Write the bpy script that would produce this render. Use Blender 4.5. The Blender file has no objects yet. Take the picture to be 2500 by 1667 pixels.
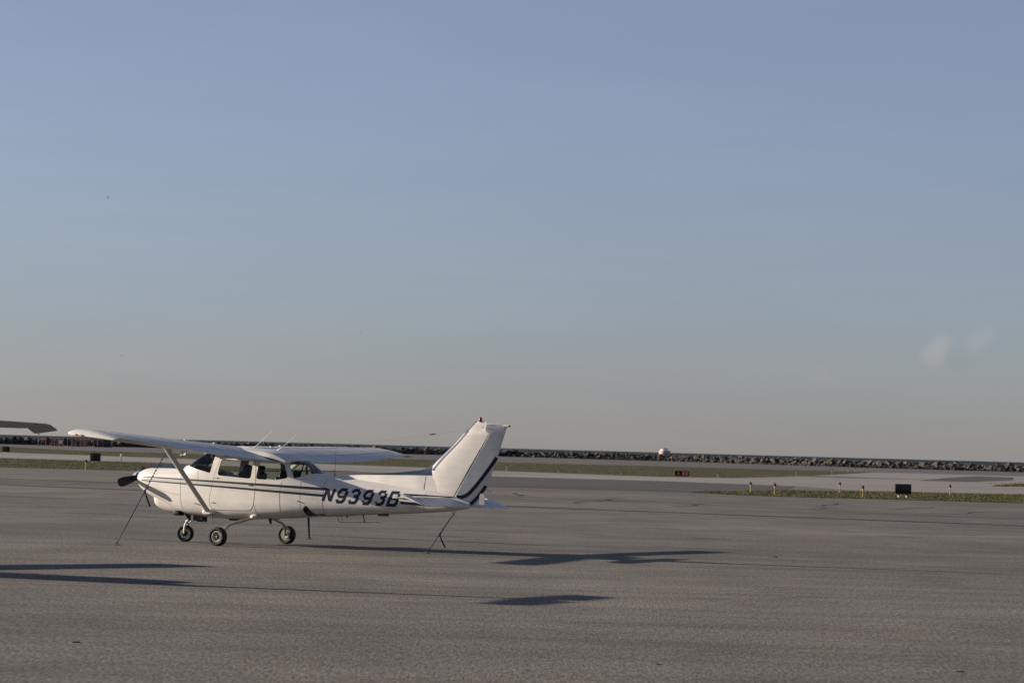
import bpy, bmesh, math, random
import numpy as np
from mathutils import Vector, Matrix, Quaternion
R = math.radians
scene = bpy.context.scene
col = scene.collection
random.seed(7)

# ------------------------------------------------------------------ camera
cam_d = bpy.data.cameras.new('camera')
cam = bpy.data.objects.new('camera', cam_d); col.objects.link(cam)
PITCH, ROLL = R(2.133), R(1.558)
f0 = Vector((0, math.cos(PITCH), math.sin(PITCH))); r0 = Vector((1, 0, 0)); u0 = Vector((0, -math.sin(PITCH), math.cos(PITCH)))
rt = r0*math.cos(ROLL) + u0*math.sin(ROLL); upv = u0*math.cos(ROLL) - r0*math.sin(ROLL)
cam.matrix_world = Matrix(((rt.x, upv.x, -f0.x, 0), (rt.y, upv.y, -f0.y, 0), (rt.z, upv.z, -f0.z, 2.10), (0, 0, 0, 1)))
cam_d.sensor_width = 36; cam_d.lens = 100.8
cam_d.clip_start = .5; cam_d.clip_end = 200000
cam_d.dof.use_dof = True; cam_d.dof.focus_distance = 56; cam_d.dof.aperture_fstop = 4.2
scene.camera = cam

# ------------------------------------------------------------------ sky, sun, exposure
SUN_B, SUN_E = R(11.0), R(14.7)        # sun to the left, a little beyond the picture plane
world = bpy.data.worlds.new('World'); scene.world = world; world.use_nodes = True
wn, wl = world.node_tree.nodes, world.node_tree.links
wn.clear()
def N(nodes, t, **kw):
    n = nodes.new(t)
    for k, v in kw.items():
        if k in ('op',): n.operation = v
        else: setattr(n, k, v)
    return n
sky = N(wn, 'ShaderNodeTexSky', sky_type='NISHITA')
sky.sun_disc = False; sky.sun_elevation = SUN_E; sky.sun_rotation = R(-90) + SUN_B
sky.air_density = 1.0; sky.dust_density = .24; sky.ozone_density = 5.0; sky.altitude = 100
hs = N(wn, 'ShaderNodeHueSaturation'); hs.inputs['Saturation'].default_value = .64
wb = N(wn, 'ShaderNodeMix', data_type='RGBA', blend_type='MULTIPLY'); wb.inputs[0].default_value = 1; wb.inputs[7].default_value = (.93, .832, .985, 1)   # camera white balance
wl.new(sky.outputs[0], wb.inputs[6]); wl.new(wb.outputs[2], hs.inputs['Color'])
tc = N(wn, 'ShaderNodeTexCoord')
nz = N(wn, 'ShaderNodeTexNoise'); nz.inputs['Scale'].default_value = 60; nz.inputs['Detail'].default_value = 5
wl.new(tc.outputs['Generated'], nz.inputs['Vector'])
last = hs.outputs[0]
def dirv(az, el): return (math.sin(R(az))*math.cos(R(el)), math.cos(R(az))*math.cos(R(el)), math.sin(R(el)))
def puff(az, el, rad, amt, colr):
    global last
    d = N(wn, 'ShaderNodeVectorMath', operation='DISTANCE'); wl.new(tc.outputs['Generated'], d.inputs[0]); d.inputs[1].default_value = dirv(az, el)
    a = N(wn, 'ShaderNodeMath', operation='MULTIPLY_ADD'); wl.new(nz.outputs[0], a.inputs[0]); a.inputs[1].default_value = -rad*1.6; wl.new(d.outputs['Value'], a.inputs[2])
    m = N(wn, 'ShaderNodeMapRange', interpolation_type='SMOOTHSTEP'); wl.new(a.outputs[0], m.inputs[0])
    m.inputs[1].default_value = rad*.5; m.inputs[2].default_value = -rad*.9; m.inputs[3].default_value = 0; m.inputs[4].default_value = amt
    x = N(wn, 'ShaderNodeMix', data_type='RGBA', blend_type='MULTIPLY'); wl.new(m.outputs[0], x.inputs[0]); wl.new(last, x.inputs[6]); x.inputs[7].default_value = (*colr, 1)
    last = x.outputs[2]
for az, el, rad, amt, c in [(8.38, 2.05, R(.24), .7, (1.24, 1.14, 1.09)), (8.55, 2.33, R(.20), .7, (1.22, 1.13, 1.09)), (9.15, 2.30, R(.22), .6, (1.18, 1.12, 1.09)), (9.40, 2.44, R(.26), .6, (1.18, 1.12, 1.09)),
                            (9.6, 2.3, R(.3), .5, (.93, .94, .97)), (8.9, 2.0, R(.35), .5, (.94, .95, .97)), (5.6, 3.4, R(.3), .5, (1.06, 1.03, 1.03)),
                            (6.2, 1.6, R(.2), .5, (1.08, 1.05, 1.02)), (-3.6, 1.9, R(.3), .4, (1.06, 1.03, 1.01))]:
    puff(az, el, rad, amt, c)
# thin high veil streaks
mpv = N(wn, 'ShaderNodeMapping'); mpv.inputs['Scale'].default_value = (2.2, 2.2, 16); mpv.inputs['Rotation'].default_value = (R(4), R(7), 0)
wl.new(tc.outputs['Generated'], mpv.inputs[0])
nv = N(wn, 'ShaderNodeTexNoise'); nv.inputs['Scale'].default_value = 3.2; nv.inputs['Detail'].default_value = 6; nv.inputs['Roughness'].default_value = .6
wl.new(mpv.outputs[0], nv.inputs['Vector'])
rv = N(wn, 'ShaderNodeMapRange'); wl.new(nv.outputs[0], rv.inputs[0]); rv.inputs[1].default_value = .3; rv.inputs[2].default_value = .75; rv.inputs[3].default_value = .975; rv.inputs[4].default_value = 1.03
xv = N(wn, 'ShaderNodeMix', data_type='RGBA', blend_type='MULTIPLY'); xv.inputs[0].default_value = 1; wl.new(last, xv.inputs[6]); wl.new(rv.outputs[0], xv.inputs[7])
bg = N(wn, 'ShaderNodeBackground'); bg.inputs['Strength'].default_value = .058
wl.new(xv.outputs[2], bg.inputs['Color'])
wo = N(wn, 'ShaderNodeOutputWorld'); wl.new(bg.outputs[0], wo.inputs[0])

sd = bpy.data.lights.new('sun', 'SUN'); sun = bpy.data.objects.new('sun', sd); col.objects.link(sun)
sd.energy = 5.0; sd.angle = R(.55); sd.color = (1, .87, .73)
sdir = Vector((math.cos(SUN_B)*math.cos(SUN_E), -math.sin(SUN_B)*math.cos(SUN_E), -math.sin(SUN_E)))
sun.rotation_euler = sdir.to_track_quat('-Z', 'Y').to_euler()
sun.location = (-60, 40, 40)

vs = scene.view_settings
vs.view_transform = 'Standard'; vs.look = 'None'; vs.gamma = 1; vs.use_curve_mapping = False
vs.exposure = .9

# ------------------------------------------------------------------ helpers
MATS = {}
def mat(name, base, rough=.5, spec=.5, metal=0., var=0., vscale=3., bump=0., bscale=60., col2=None, coat=0., streak=0.):
    if name in MATS: return MATS[name]
    m = bpy.data.materials.new(name); m.use_nodes = True
    n, l = m.node_tree.nodes, m.node_tree.links
    b = n['Principled BSDF']; b.inputs['Roughness'].default_value = rough; b.inputs['Metallic'].default_value = metal
    b.inputs['Specular IOR Level'].default_value = spec; b.inputs['Coat Weight'].default_value = coat
    b.inputs['Base Color'].default_value = (*base, 1)
    t = N(n, 'ShaderNodeTexCoord')
    nz = N(n, 'ShaderNodeTexNoise'); nz.inputs['Scale'].default_value = vscale; nz.inputs['Detail'].default_value = 6; nz.inputs['Roughness'].default_value = .6
    l.new(t.outputs['Object'], nz.inputs['Vector'])
    mr = N(n, 'ShaderNodeMapRange'); l.new(nz.outputs[0], mr.inputs[0]); mr.inputs[1].default_value = .3; mr.inputs[2].default_value = .72
    mx = N(n, 'ShaderNodeMix', data_type='RGBA'); l.new(mr.outputs[0], mx.inputs[0])
    c2 = col2 if col2 else tuple(c*(1-var) for c in base)
    mx.inputs[6].default_value = (*c2, 1); mx.inputs[7].default_value = (*base, 1)
    l.new(mx.outputs[2], b.inputs['Base Color'])
    if streak:                                            # grime drawn out along the airflow
        mp = N(n, 'ShaderNodeMapping'); mp.inputs['Scale'].default_value = (.7, 9, 9); l.new(t.outputs['Object'], mp.inputs[0])
        ns = N(n, 'ShaderNodeTexNoise'); ns.inputs['Scale'].default_value = 1.6; ns.inputs['Detail'].default_value = 6; ns.inputs['Roughness'].default_value = .65; l.new(mp.outputs[0], ns.inputs['Vector'])
        rs = N(n, 'ShaderNodeMapRange'); l.new(ns.outputs[0], rs.inputs[0]); rs.inputs[1].default_value = .42; rs.inputs[2].default_value = .72; rs.inputs[3].default_value = 0; rs.inputs[4].default_value = streak
        m2 = N(n, 'ShaderNodeMix', data_type='RGBA'); l.new(rs.outputs[0], m2.inputs[0]); l.new(mx.outputs[2], m2.inputs[6]); m2.inputs[7].default_value = (base[0]*.42, base[1]*.40, base[2]*.37, 1)
        l.new(m2.outputs[2], b.inputs['Base Color'])
    if bump:
        nb = N(n, 'ShaderNodeTexNoise'); nb.inputs['Scale'].default_value = bscale; nb.inputs['Detail'].default_value = 4
        l.new(t.outputs['Object'], nb.inputs['Vector'])
        bp = N(n, 'ShaderNodeBump'); bp.inputs['Strength'].default_value = bump; bp.inputs['Distance'].default_value = .02
        l.new(nb.outputs[0], bp.inputs['Height']); l.new(bp.outputs[0], b.inputs['Normal'])
    MATS[name] = m; return m

def glass_mat(name, tint, refl=1.28):
    m = bpy.data.materials.new(name); m.use_nodes = True
    n, l = m.node_tree.nodes, m.node_tree.links; n.clear()
    tr = N(n, 'ShaderNodeBsdfTransparent'); tr.inputs[0].default_value = (*tint, 1)
    gl = N(n, 'ShaderNodeBsdfGlossy'); gl.inputs['Roughness'].default_value = .03
    fr = N(n, 'ShaderNodeFresnel'); fr.inputs[0].default_value = refl
    mx = N(n, 'ShaderNodeMixShader'); l.new(fr.outputs[0], mx.inputs[0]); l.new(tr.outputs[0], mx.inputs[1]); l.new(gl.outputs[0], mx.inputs[2])
    o = N(n, 'ShaderNodeOutputMaterial'); l.new(mx.outputs[0], o.inputs[0])
    return m

def mesh_obj(name, verts, faces, m, parent=None, smooth=True, angle=35, mi=None, mats=None):
    me = bpy.data.meshes.new(name); me.from_pydata([tuple(v) for v in verts], [], faces)
    for x in (mats or [m]): me.materials.append(x)
    if mi is not None: me.polygons.foreach_set('material_index', mi)
    bm = bmesh.new(); bm.from_mesh(me); bmesh.ops.remove_doubles(bm, verts=bm.verts, dist=1e-5); bmesh.ops.recalc_face_normals(bm, faces=bm.faces); bm.to_mesh(me); bm.free()
    if smooth:
        me.shade_smooth(); me.set_sharp_from_angle(angle=R(angle))
    o = bpy.data.objects.new(name, me); col.objects.link(o)
    if parent: o.parent = parent
    return o
def sheet_obj(name, verts, faces, m, parent=None):       # keeps the normals given, flat
    me = bpy.data.meshes.new(name); me.from_pydata([tuple(v) for v in verts], [], faces); me.materials.append(m)
    o = bpy.data.objects.new(name, me); col.objects.link(o)
    if parent: o.parent = parent
    return o
def tag(o, label=None, cat=None, group=None, kind=None):
    if label: o['label'] = label
    if cat: o['category'] = cat
    if group: o['group'] = group
    if kind: o['kind'] = kind
    return o
def empty(name, loc=(0, 0, 0), rot=(0, 0, 0)):
    o = bpy.data.objects.new(name, None); col.objects.link(o); o.location = loc; o.rotation_euler = rot
    o.empty_display_size = .2; return o
def copy_tree(o, parent=None):
    c = o.copy(); col.objects.link(c)
    if parent: c.parent = parent
    for ch in o.children: copy_tree(ch, c)
    return c

def loft(secs, cap=True):
    n = len(secs[0]); V = [p for s in secs for p in s]; F = []
    for i in range(len(secs)-1):
        for j in range(n):
            F.append((i*n+j, i*n+(j+1) % n, (i+1)*n+(j+1) % n, (i+1)*n+j))
    if cap:
        F.append(tuple(range(n))); F.append(tuple((len(secs)-1)*n+k for k in range(n-1, -1, -1)))
    return V, F
def merge(*vf):
    V, F = [], []
    for v, f in vf:
        k = len(V); V += list(v); F += [tuple(i+k for i in x) for x in f]
    return V, F
def box(x0, x1, y0, y1, z0, z1):
    V = [(x, y, z) for x in (x0, x1) for y in (y0, y1) for z in (z0, z1)]
    return V, [(0, 1, 3, 2), (4, 6, 7, 5), (0, 4, 5, 1), (2, 3, 7, 6), (0, 2, 6, 4), (1, 5, 7, 3)]
def bevel_box(name, x0, x1, y0, y1, z0, z1, m, parent=None, bev=.02, seg=2):
    V, F = box(x0, x1, y0, y1, z0, z1)
    bm = bmesh.new(); vs_ = [bm.verts.new(v) for v in V]; [bm.faces.new([vs_[i] for i in f]) for f in F]
    bmesh.ops.recalc_face_normals(bm, faces=bm.faces)
    bmesh.ops.bevel(bm, geom=list(bm.edges), offset=bev, segments=seg, affect='EDGES', profile=.5)
    me = bpy.data.meshes.new(name); bm.to_mesh(me); bm.free(); me.materials.append(m)
    me.shade_smooth(); me.set_sharp_from_angle(angle=R(40))
    o = bpy.data.objects.new(name, me); col.objects.link(o)
    if parent: o.parent = parent
    return o
def tube(pts, rad, n=8, flat=None):
    """tube along points; rad number or list; flat=(a,b) scales in the frame"""
    P = [Vector(p) for p in pts]; rs = rad if isinstance(rad, (list, tuple)) else [rad]*len(P)
    secs = []; ref = None
    for i, p in enumerate(P):
        d = (P[min(i+1, len(P)-1)]-P[max(i-1, 0)]).normalized()
        if ref is None: ref = Vector((0, 0, 1)) if abs(d.z) < .9 else Vector((1, 0, 0))
        a = d.cross(ref).normalized(); b = d.cross(a).normalized(); ref = -b if ref.dot(b) < 0 else b
        fa, fb = flat or (1, 1)
        secs.append([p + a*math.cos(k*2*math.pi/n)*rs[i]*fa + b*math.sin(k*2*math.pi/n)*rs[i]*fb for k in range(n)])
    return loft(secs)
def pchip(xs, ys):
    xs = np.array(xs, float); ys = np.array(ys, float); h = np.diff(xs); d = np.diff(ys)/h
    m = np.zeros_like(ys); m[0] = d[0]; m[-1] = d[-1]
    for i in range(1, len(xs)-1):
        if d[i-1]*d[i] > 0:
            w1 = 2*h[i]+h[i-1]; w2 = h[i]+2*h[i-1]; m[i] = (w1+w2)/(w1/d[i-1]+w2/d[i])
    def f(x):
        x = min(max(x, xs[0]), xs[-1]); i = int(np.searchsorted(xs, x, 'right')-1); i = min(max(i, 0), len(h)-1)
        t = (x-xs[i])/h[i]; t2, t3 = t*t, t*t*t
        return float((2*t3-3*t2+1)*ys[i]+(t3-2*t2+t)*h[i]*m[i]+(-2*t3+3*t2)*ys[i+1]+(t3-t2)*h[i]*m[i+1])
    return f
def frange(a, b, st): n = max(1, int(round((b-a)/st))); return [a+(b-a)*i/n for i in range(n+1)]
def tab(lst): return pchip([a for a, b in lst], [b for a, b in lst])
def eval_mesh(o):
    dg = bpy.context.evaluated_depsgraph_get(); dg.update()
    me = bpy.data.meshes.new_from_object(o.evaluated_get(dg)); return me
def kill(*os):
    for o in os:
        me = o.data; bpy.data.objects.remove(o, do_unlink=True)
        if me and me.users == 0: bpy.data.meshes.remove(me)
def boolean(o, cutters, op):
    for c in cutters:
        md = o.modifiers.new('b', 'BOOLEAN'); md.operation = op; md.object = c; md.solver = 'EXACT'
    me = eval_mesh(o); o.modifiers.clear(); return me
def raw_obj(V, F):
    me = bpy.data.meshes.new('tmp'); me.from_pydata([tuple(v) for v in V], [], F)
    bm = bmesh.new(); bm.from_mesh(me); bmesh.ops.recalc_face_normals(bm, faces=bm.faces); bm.to_mesh(me); bm.free()
    o = bpy.data.objects.new('tmp', me); col.objects.link(o); return o

# ------------------------------------------------------------------ materials
def pavement(name, base, patch=.22, grain=.45, gscale=26., warm=0.0):
    m = bpy.data.materials.new(name); m.use_nodes = True
    n, l = m.node_tree.nodes, m.node_tree.links; b = n['Principled BSDF']
    b.inputs['Roughness'].default_value = .92; b.inputs['Specular IOR Level'].default_value = .25
    t = N(n, 'ShaderNodeTexCoord')
    def noise(scale, det=4, rough=.55, stretch=None, rot=0):
        x = N(n, 'ShaderNodeTexNoise'); x.inputs['Scale'].default_value = scale; x.inputs['Detail'].default_value = det; x.inputs['Roughness'].default_value = rough
        if stretch:
            mp = N(n, 'ShaderNodeMapping'); mp.inputs['Scale'].default_value = stretch; mp.inputs['Rotation'].default_value = (0, 0, rot); l.new(t.outputs['Object'], mp.inputs[0]); l.new(mp.outputs[0], x.inputs['Vector'])
        else: l.new(t.outputs['Object'], x.inputs['Vector'])
        return x.outputs[0]
    def rng(v, a, bb, lo, hi):
        r = N(n, 'ShaderNodeMapRange'); l.new(v, r.inputs[0]); r.inputs[1].default_value = a; r.inputs[2].default_value = bb; r.inputs[3].default_value = lo; r.inputs[4].default_value = hi; return r.outputs[0]
    def mul(a, bb):
        x = N(n, 'ShaderNodeMath', operation='MULTIPLY'); l.new(a, x.inputs[0]); l.new(bb, x.inputs[1]); return x.outputs[0]
    v = rng(noise(.035, 5), .3, .7, 1-patch, 1+patch)
    v = mul(v, rng(noise(.35, 5), .3, .7, 1-patch*.55, 1+patch*.55))
    v = mul(v, rng(noise(1, 5, .6, (.05, 1.1, 1), R(33)), .35, .7, 1-patch*.45, 1+patch*.45))
    v = mul(v, rng(noise(1, 4, .6, (.6, .04, 1), R(33)), .3, .7, 1-patch*.2, 1+patch*.3))
    v = mul(v, rng(noise(1, 2, .6, (gscale, gscale*.12, 1)), .25, .75, 1-grain, 1+grain))          # broomed grain
    v = mul(v, rng(noise(1, 2, .6, (gscale*.4, gscale*.06, 1), R(7)), .25, .75, 1-grain*.35, 1+grain*.35))
    # sparse darker stains
    v = mul(v, rng(noise(.16, 6, .65), .64, .80, 1, .62))
    hue = rng(noise(.22, 3), .3, .7, 0, 1)
    mx = N(n, 'ShaderNodeMix', data_type='RGBA'); l.new(hue, mx.inputs[0])
    mx.inputs[6].default_value = (base[0]*1.015, base[1]*.995, base[2]*.965, 1); mx.inputs[7].default_value = (base[0]*.985, base[1]*1.005, base[2]*1.03, 1)
    vm = N(n, 'ShaderNodeVectorMath', operation='SCALE'); l.new(mx.outputs[2], vm.inputs[0]); l.new(v, vm.inputs['Scale'])
    l.new(vm.outputs[0], b.inputs['Base Color'])
    bp = N(n, 'ShaderNodeBump'); bp.inputs['Strength'].default_value = .35; bp.inputs['Distance'].default_value = .006
    l.new(noise(gscale*1.3, 3, .7), bp.inputs['Height']); l.new(bp.outputs[0], b.inputs['Normal'])
    return m
M_APRON = pavement('apron_asphalt', (.116, .103, .086), .40, .80, 40)
M_LIGHT = pavement('pale_concrete', (.215, .197, .175), .16, .25, 12)
M_DARK = pavement('dark_asphalt', (.062, .057, .053), .16, .3, 20)
M_FAR = pavement('runway_asphalt', (.098, .092, .088), .2, .3, 14)
M_GRASS = mat('grass_ground', (.080, .070, .034), .95, .1, vscale=.22, col2=(.050, .050, .020))
M_BLADE = mat('grass_blade', (.115, .100, .046), .85, .1, vscale=.3, col2=(.070, .070, .026))
M_SEAL = mat('tar_seal', (.024, .021, .020), .7, .3, var=.3, vscale=1)  # tar colour, also used for the one painted shadow strip
M_BROWN = mat('worn_brown_line', (.085, .068, .052), .9, .2, var=.3, vscale=1.5)
M_WHITE = mat('white_paint', (.62, .595, .55), .36, .35, var=.13, vscale=2.3, bump=.08, bscale=4.5, streak=.20)
M_WING = mat('wing_paint', (.60, .595, .58), .42, .4, var=.14, vscale=4, bump=.06, bscale=9, streak=.25)
M_NAVY = mat('navy_paint', (.0045, .0085, .028), .45, .25, var=.25, vscale=5)
M_BLUE = mat('blue_paint', (.013, .028, .062), .30, .5, var=.2, vscale=5)
M_GREY = mat('grey_stripe', (.40, .385, .34), .45, .4, var=.12, vscale=4)
M_SEAM = mat('panel_seam', (.09, .08, .07), .8, .2, var=.3)
M_BLACK = mat('black_paint', (.006, .006, .006), .5, .2, var=.3)
M_RUB = mat('tyre_rubber', (.016, .015, .014), .75, .3, var=.3, vscale=20)
M_ALU = mat('bare_metal', (.42, .41, .40), .38, .5, metal=.7, var=.15, vscale=12)
M_IVORY = mat('ivory_paint', (.66, .60, .48), .45, .4, var=.2, vscale=9)
M_INT = mat('cabin_lining', (.36, .35, .29), .8, .2, var=.2)
M_SEAT = mat('seat_fabric', (.030, .034, .028), .85, .2, var=.3)
M_RED = mat('red_lens', (.24, .010, .012), .3, .5)
M_ROPE = mat('blue_strap', (.012, .018, .052), .8, .2, var=.4, vscale=25)
M_CHAIN = mat('dark_chain', (.035, .033, .03), .55, .4, var=.3, vscale=30)
M_STEEL = mat('dull_steel', (.20, .19, .18), .45, .5, metal=.6, var=.2)
G_SIDE = glass_mat('cabin_glass', (.86, .92, .84))
G_FRONT = glass_mat('windshield_glass', (.85, .88, .86))

# ------------------------------------------------------------------ ground and water
def poly_sheet(name, pts, z, m, parent=None):
    return sheet_obj(name, [(x, y, z) for x, y in pts], [tuple(range(len(pts)))] if area(pts) > 0 else [tuple(range(len(pts)-1, -1, -1))], m, parent)
def area(p): return sum(p[i][0]*p[(i+1) % len(p)][1]-p[(i+1) % len(p)][0]*p[i][1] for i in range(len(p)))
BW = [(-420, 560), (-200, 590), (-112, 622), (-60, 690), (0, 716), (40, 702), (75, 640), (110, 606), (200, 590), (420, 560)]
apron = tag(poly_sheet('apron', [(-420, -260), (420, -260)] + [(x, y+4) for x, y in reversed(BW)], 0, M_APRON), kind='structure')
water = mat('lake_water', (.012, .026, .028), .65, .12, vscale=.02, col2=(.009, .020, .023), bump=.5, bscale=.35)
tag(poly_sheet('lake', [(-90000, -2000), (90000, -2000), (90000, 110000), (-90000, 110000)], -1.6, water), kind='structure')
tag(poly_sheet('runway', [(-420, 700-150), (-150, 575), (-88, 522), (-66, 436), (-50, 424), (-14, 446), (23, 436), (55, 430), (48, 372), (70, 330), (420, 330), (420, 562), (200, 592), (110, 606), (75, 640), (40, 700), (0, 714), (-60, 688), (-112, 620), (-420, 556)], .004, M_FAR), kind='structure')
tag(poly_sheet('taxiway', [(-420, 470), (-140, 345), (-59, 337), (-39, 318), (-19, 290), (-9, 281), (-1, 263), (13, 247), (20, 256), (30, 297), (54, 429), (420, 380), (420, 215), (60, 200), (33, 186), (22, 186), (20, 200), (16, 204), (11, 210), (0, 211), (-7, 216), (-14, 219), (-30, 250), (-45, 256), (-140, 285), (-420, 360)], .008, M_LIGHT), kind='structure')
tag(poly_sheet('asphalt_strip', [(-17, 162), (-8, 157), (0, 155.5), (10, 156), (13, 165), (17, 176), (20, 200), (16, 204.5), (11, 210.5), (0, 211), (-7, 216), (-14, 219), (-17, 208)], .012, M_DARK), kind='structure')
tag(poly_sheet('asphalt_patch', [(41, 287), (46, 286), (58, 330), (69, 392), (65, 399), (52, 340)], .016, M_DARK), kind='structure')
tag(poly_sheet('asphalt_patch', [(25, 300), (34, 292), (44, 300), (36, 318)], .016, M_FAR), kind='structure')

G1 = [(-420, 640-120), (-140, 540), (-91, 513), (-67, 437), (-52, 425), (-14, 448), (0, 424), (23, 437), (43, 427), (55, 431), (54, 425), (30, 297), (20, 256), (13, 247), (-1, 263), (-9, 281), (-19, 290), (-39, 318), (-59, 337), (-140, 345), (-420, 470)]
G2 = [(-420, 360), (-140, 285), (-45, 256), (-30, 250), (-14, 219), (-11.5, 222), (-11.8, 219), (-14, 211), (-22, 184), (-33, 184), (-140, 190), (-420, 200)]
G3 = [(9.6, 155.2), (13, 164), (17, 174), (22, 178), (33, 186), (60, 200), (420, 215), (420, 152), (60, 149), (27, 148), (19, 148), (15, 147.3), (12, 148.5)]
G4 = [(41, 243), (49, 275), (90, 300), (160, 300), (160, 258), (60, 248), (44, 246.5)]
def inside(p, poly):
    x, y = p; c = False; j = len(poly)-1
    for i in range(len(poly)):
        xi, yi = poly[i]; xj, yj = poly[j]
        if (yi > y) != (yj > y) and x < (xj-xi)*(y-yi)/(yj-yi)+xi: c = not c
        j = i
    return c
def grass(poly, z, n, xlim, hmin, hmax, seed):
    tag(poly_sheet('grass_strip', poly, z, M_GRASS), kind='structure')
    rnd = random.Random(seed); V, F = [], []
    ys = [p[1] for p in poly]; y0, y1 = min(ys), max(ys); k = 0
    while k < n:
        y = rnd.uniform(y0, y1); x = rnd.uniform(max(xlim[0], -y*.20), min(xlim[1], y*.20))
        x += 0; ok = inside((x, y), poly)
        if not ok:
            # ragged verge: a few tufts just outside the edge
            if rnd.random() > .04 or not inside((x+rnd.uniform(-.6, .6), y+rnd.uniform(-1.2, 1.2)), poly): continue
        k += 1
        h = rnd.uniform(hmin, hmax)*(1.8 if rnd.random() < .04 else 1)
        for q in range(3):
            a = rnd.uniform(0, math.pi); w = h*rnd.uniform(.5, 1.1); lx, ly = rnd.uniform(-.6, .6)*h, rnd.uniform(-.6, .6)*h
            b = len(V); dx, dy = math.cos(a)*w/2, math.sin(a)*w/2
            ox, oy = rnd.uniform(-.2, .2), rnd.uniform(-.2, .2)
            V += [(x+ox-dx, y+oy-dy, z), (x+ox+dx, y+oy+dy, z), (x+ox+lx, y+oy+ly, z+h)]; F.append((b, b+1, b+2))
    o = sheet_obj('grass_tufts', V, F, M_BLADE); tag(o, 'short ragged grass blades growing on the airfield grass strip', 'grass', kind='stuff')
grass(G1, .012, 9000, (-90, 70), .03, .07, 1)
grass(G2, .012, 8000, (-60, 0), .02, .05, 2)
grass(G3, .020, 8000, (0, 60), .02, .055, 3)
grass(G4, .020, 2500, (30, 90), .05, .12, 4)

# cracks, tar seams, worn lines and one painted shadow on the apron: real strips a few mm above it
def strip(name, pts, w, m, z=.004, jag=0., seed=0, taper=False, parent=apron):
    rnd = random.Random(seed); P = []
    for a, b in zip(pts[:-1], pts[1:]):
        a, b = Vector(a), Vector(b); n = max(2, int((b-a).length/1.2)) if jag else 2
        for i in range(n): P.append(a.lerp(b, i/n))
    P.append(Vector(pts[-1])); L, Rr = [], []
    for i, p in enumerate(P):
        d = (P[min(i+1, len(P)-1)]-P[max(i-1, 0)]).normalized(); nn = Vector((-d.y, d.x))
        q = p + nn*rnd.gauss(0, 1)*jag; ww = w*(rnd.uniform(.5, 1.3) if jag else 1)
        if taper: ww *= max(.12, math.sin(math.pi*min(max(i/(len(P)-1), .03), .97)))
        L.append((q.x+nn.x*ww/2, q.y+nn.y*ww/2, z)); Rr.append((q.x-nn.x*ww/2, q.y-nn.y*ww/2, z))
    n = len(L); return sheet_obj(name, L+Rr, [(i+1, n+i+1, n+i, i) for i in range(n-1)], m, parent)
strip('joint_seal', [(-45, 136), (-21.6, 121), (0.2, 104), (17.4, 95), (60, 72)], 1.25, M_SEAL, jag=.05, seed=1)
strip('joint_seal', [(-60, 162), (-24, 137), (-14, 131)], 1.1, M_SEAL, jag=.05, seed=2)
strip('joint_seal', [(-30, 108), (-17, 97.5), (-14.5, 96)], .95, M_SEAL, jag=.05, seed=3, taper=True)  # no seal here: dark strip painting in another airplane's cast shadow
strip('worn_line', [(-2, 128), (1, 124.5), (5.7, 120.8), (11, 116)], .8, M_BROWN, jag=.05, seed=4, taper=True)
strip('worn_line', [(12, 112.5), (17, 107.5), (24, 104)], .7, M_BROWN, jag=.05, seed=5, taper=True)
strip('worn_line', [(-4.6, 65.6), (-3.8, 65.1), (-1.6, 64.1), (1.5, 62.6)], .42, M_BROWN, jag=.02, seed=6, taper=True)
strip('worn_line', [(-9, 60.5), (-6.4, 59.0), (-4, 57.6)], .2, M_BROWN, jag=.02, seed=7, taper=True)
for k, p in enumerate([[(13, 121.3), (14.4, 127), (15.4, 132)], [(12.2, 114.6), (13.7, 119.6)], [(15.7, 118.3), (17.4, 123), (18.9, 128.3)], [(16.2, 112), (18.4, 115), (20.3, 120.8)],
                       [(2.3, 111.7), (3.2, 117), (4.2, 123.4), (5.25, 131.2)], [(6.5, 111), (7.3, 115), (8.4, 120.2)], [(22, 118), (24, 124)], [(-16, 104), (-13.5, 108), (-12, 116)],
                       [(9, 88), (11.5, 90.5)], [(-12.5, 78), (-10.5, 79.5)], [(-20, 122), (-18, 131)]]):
    strip('crack', p, .22, M_SEAL, jag=.18, seed=20+k, taper=True)
for k, p in enumerate([[(3.4, 41.5), (4.2, 42.6), (5.1, 43.7)], [(2.2, 41.9), (3.4, 41.5)], [(-2.2, 74), (-1.2, 73.4)], [(1.4, 70), (2.5, 69.6)], [(5, 66), (6.2, 65.4)], [(0.3, 48.2), (.9, 48)], [(6, 52.5), (6.8, 52.6)]]):
    strip('crack', p, .045, M_SEAL, jag=.03, seed=50+k, taper=True)
rr = random.Random(91)
for k in range(26):                                   # short dark patches of old sealant
    y = rr.uniform(64, 100); x = rr.uniform(-.17, .17)*y; L = rr.uniform(.5, 1.6)
    strip('sealant_streak', [(x, y), (x+L*.84, y-L*.5)], rr.uniform(.10, .30), M_SEAL if k % 3 else M_BROWN, jag=.02, seed=100+k, taper=True)
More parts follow.
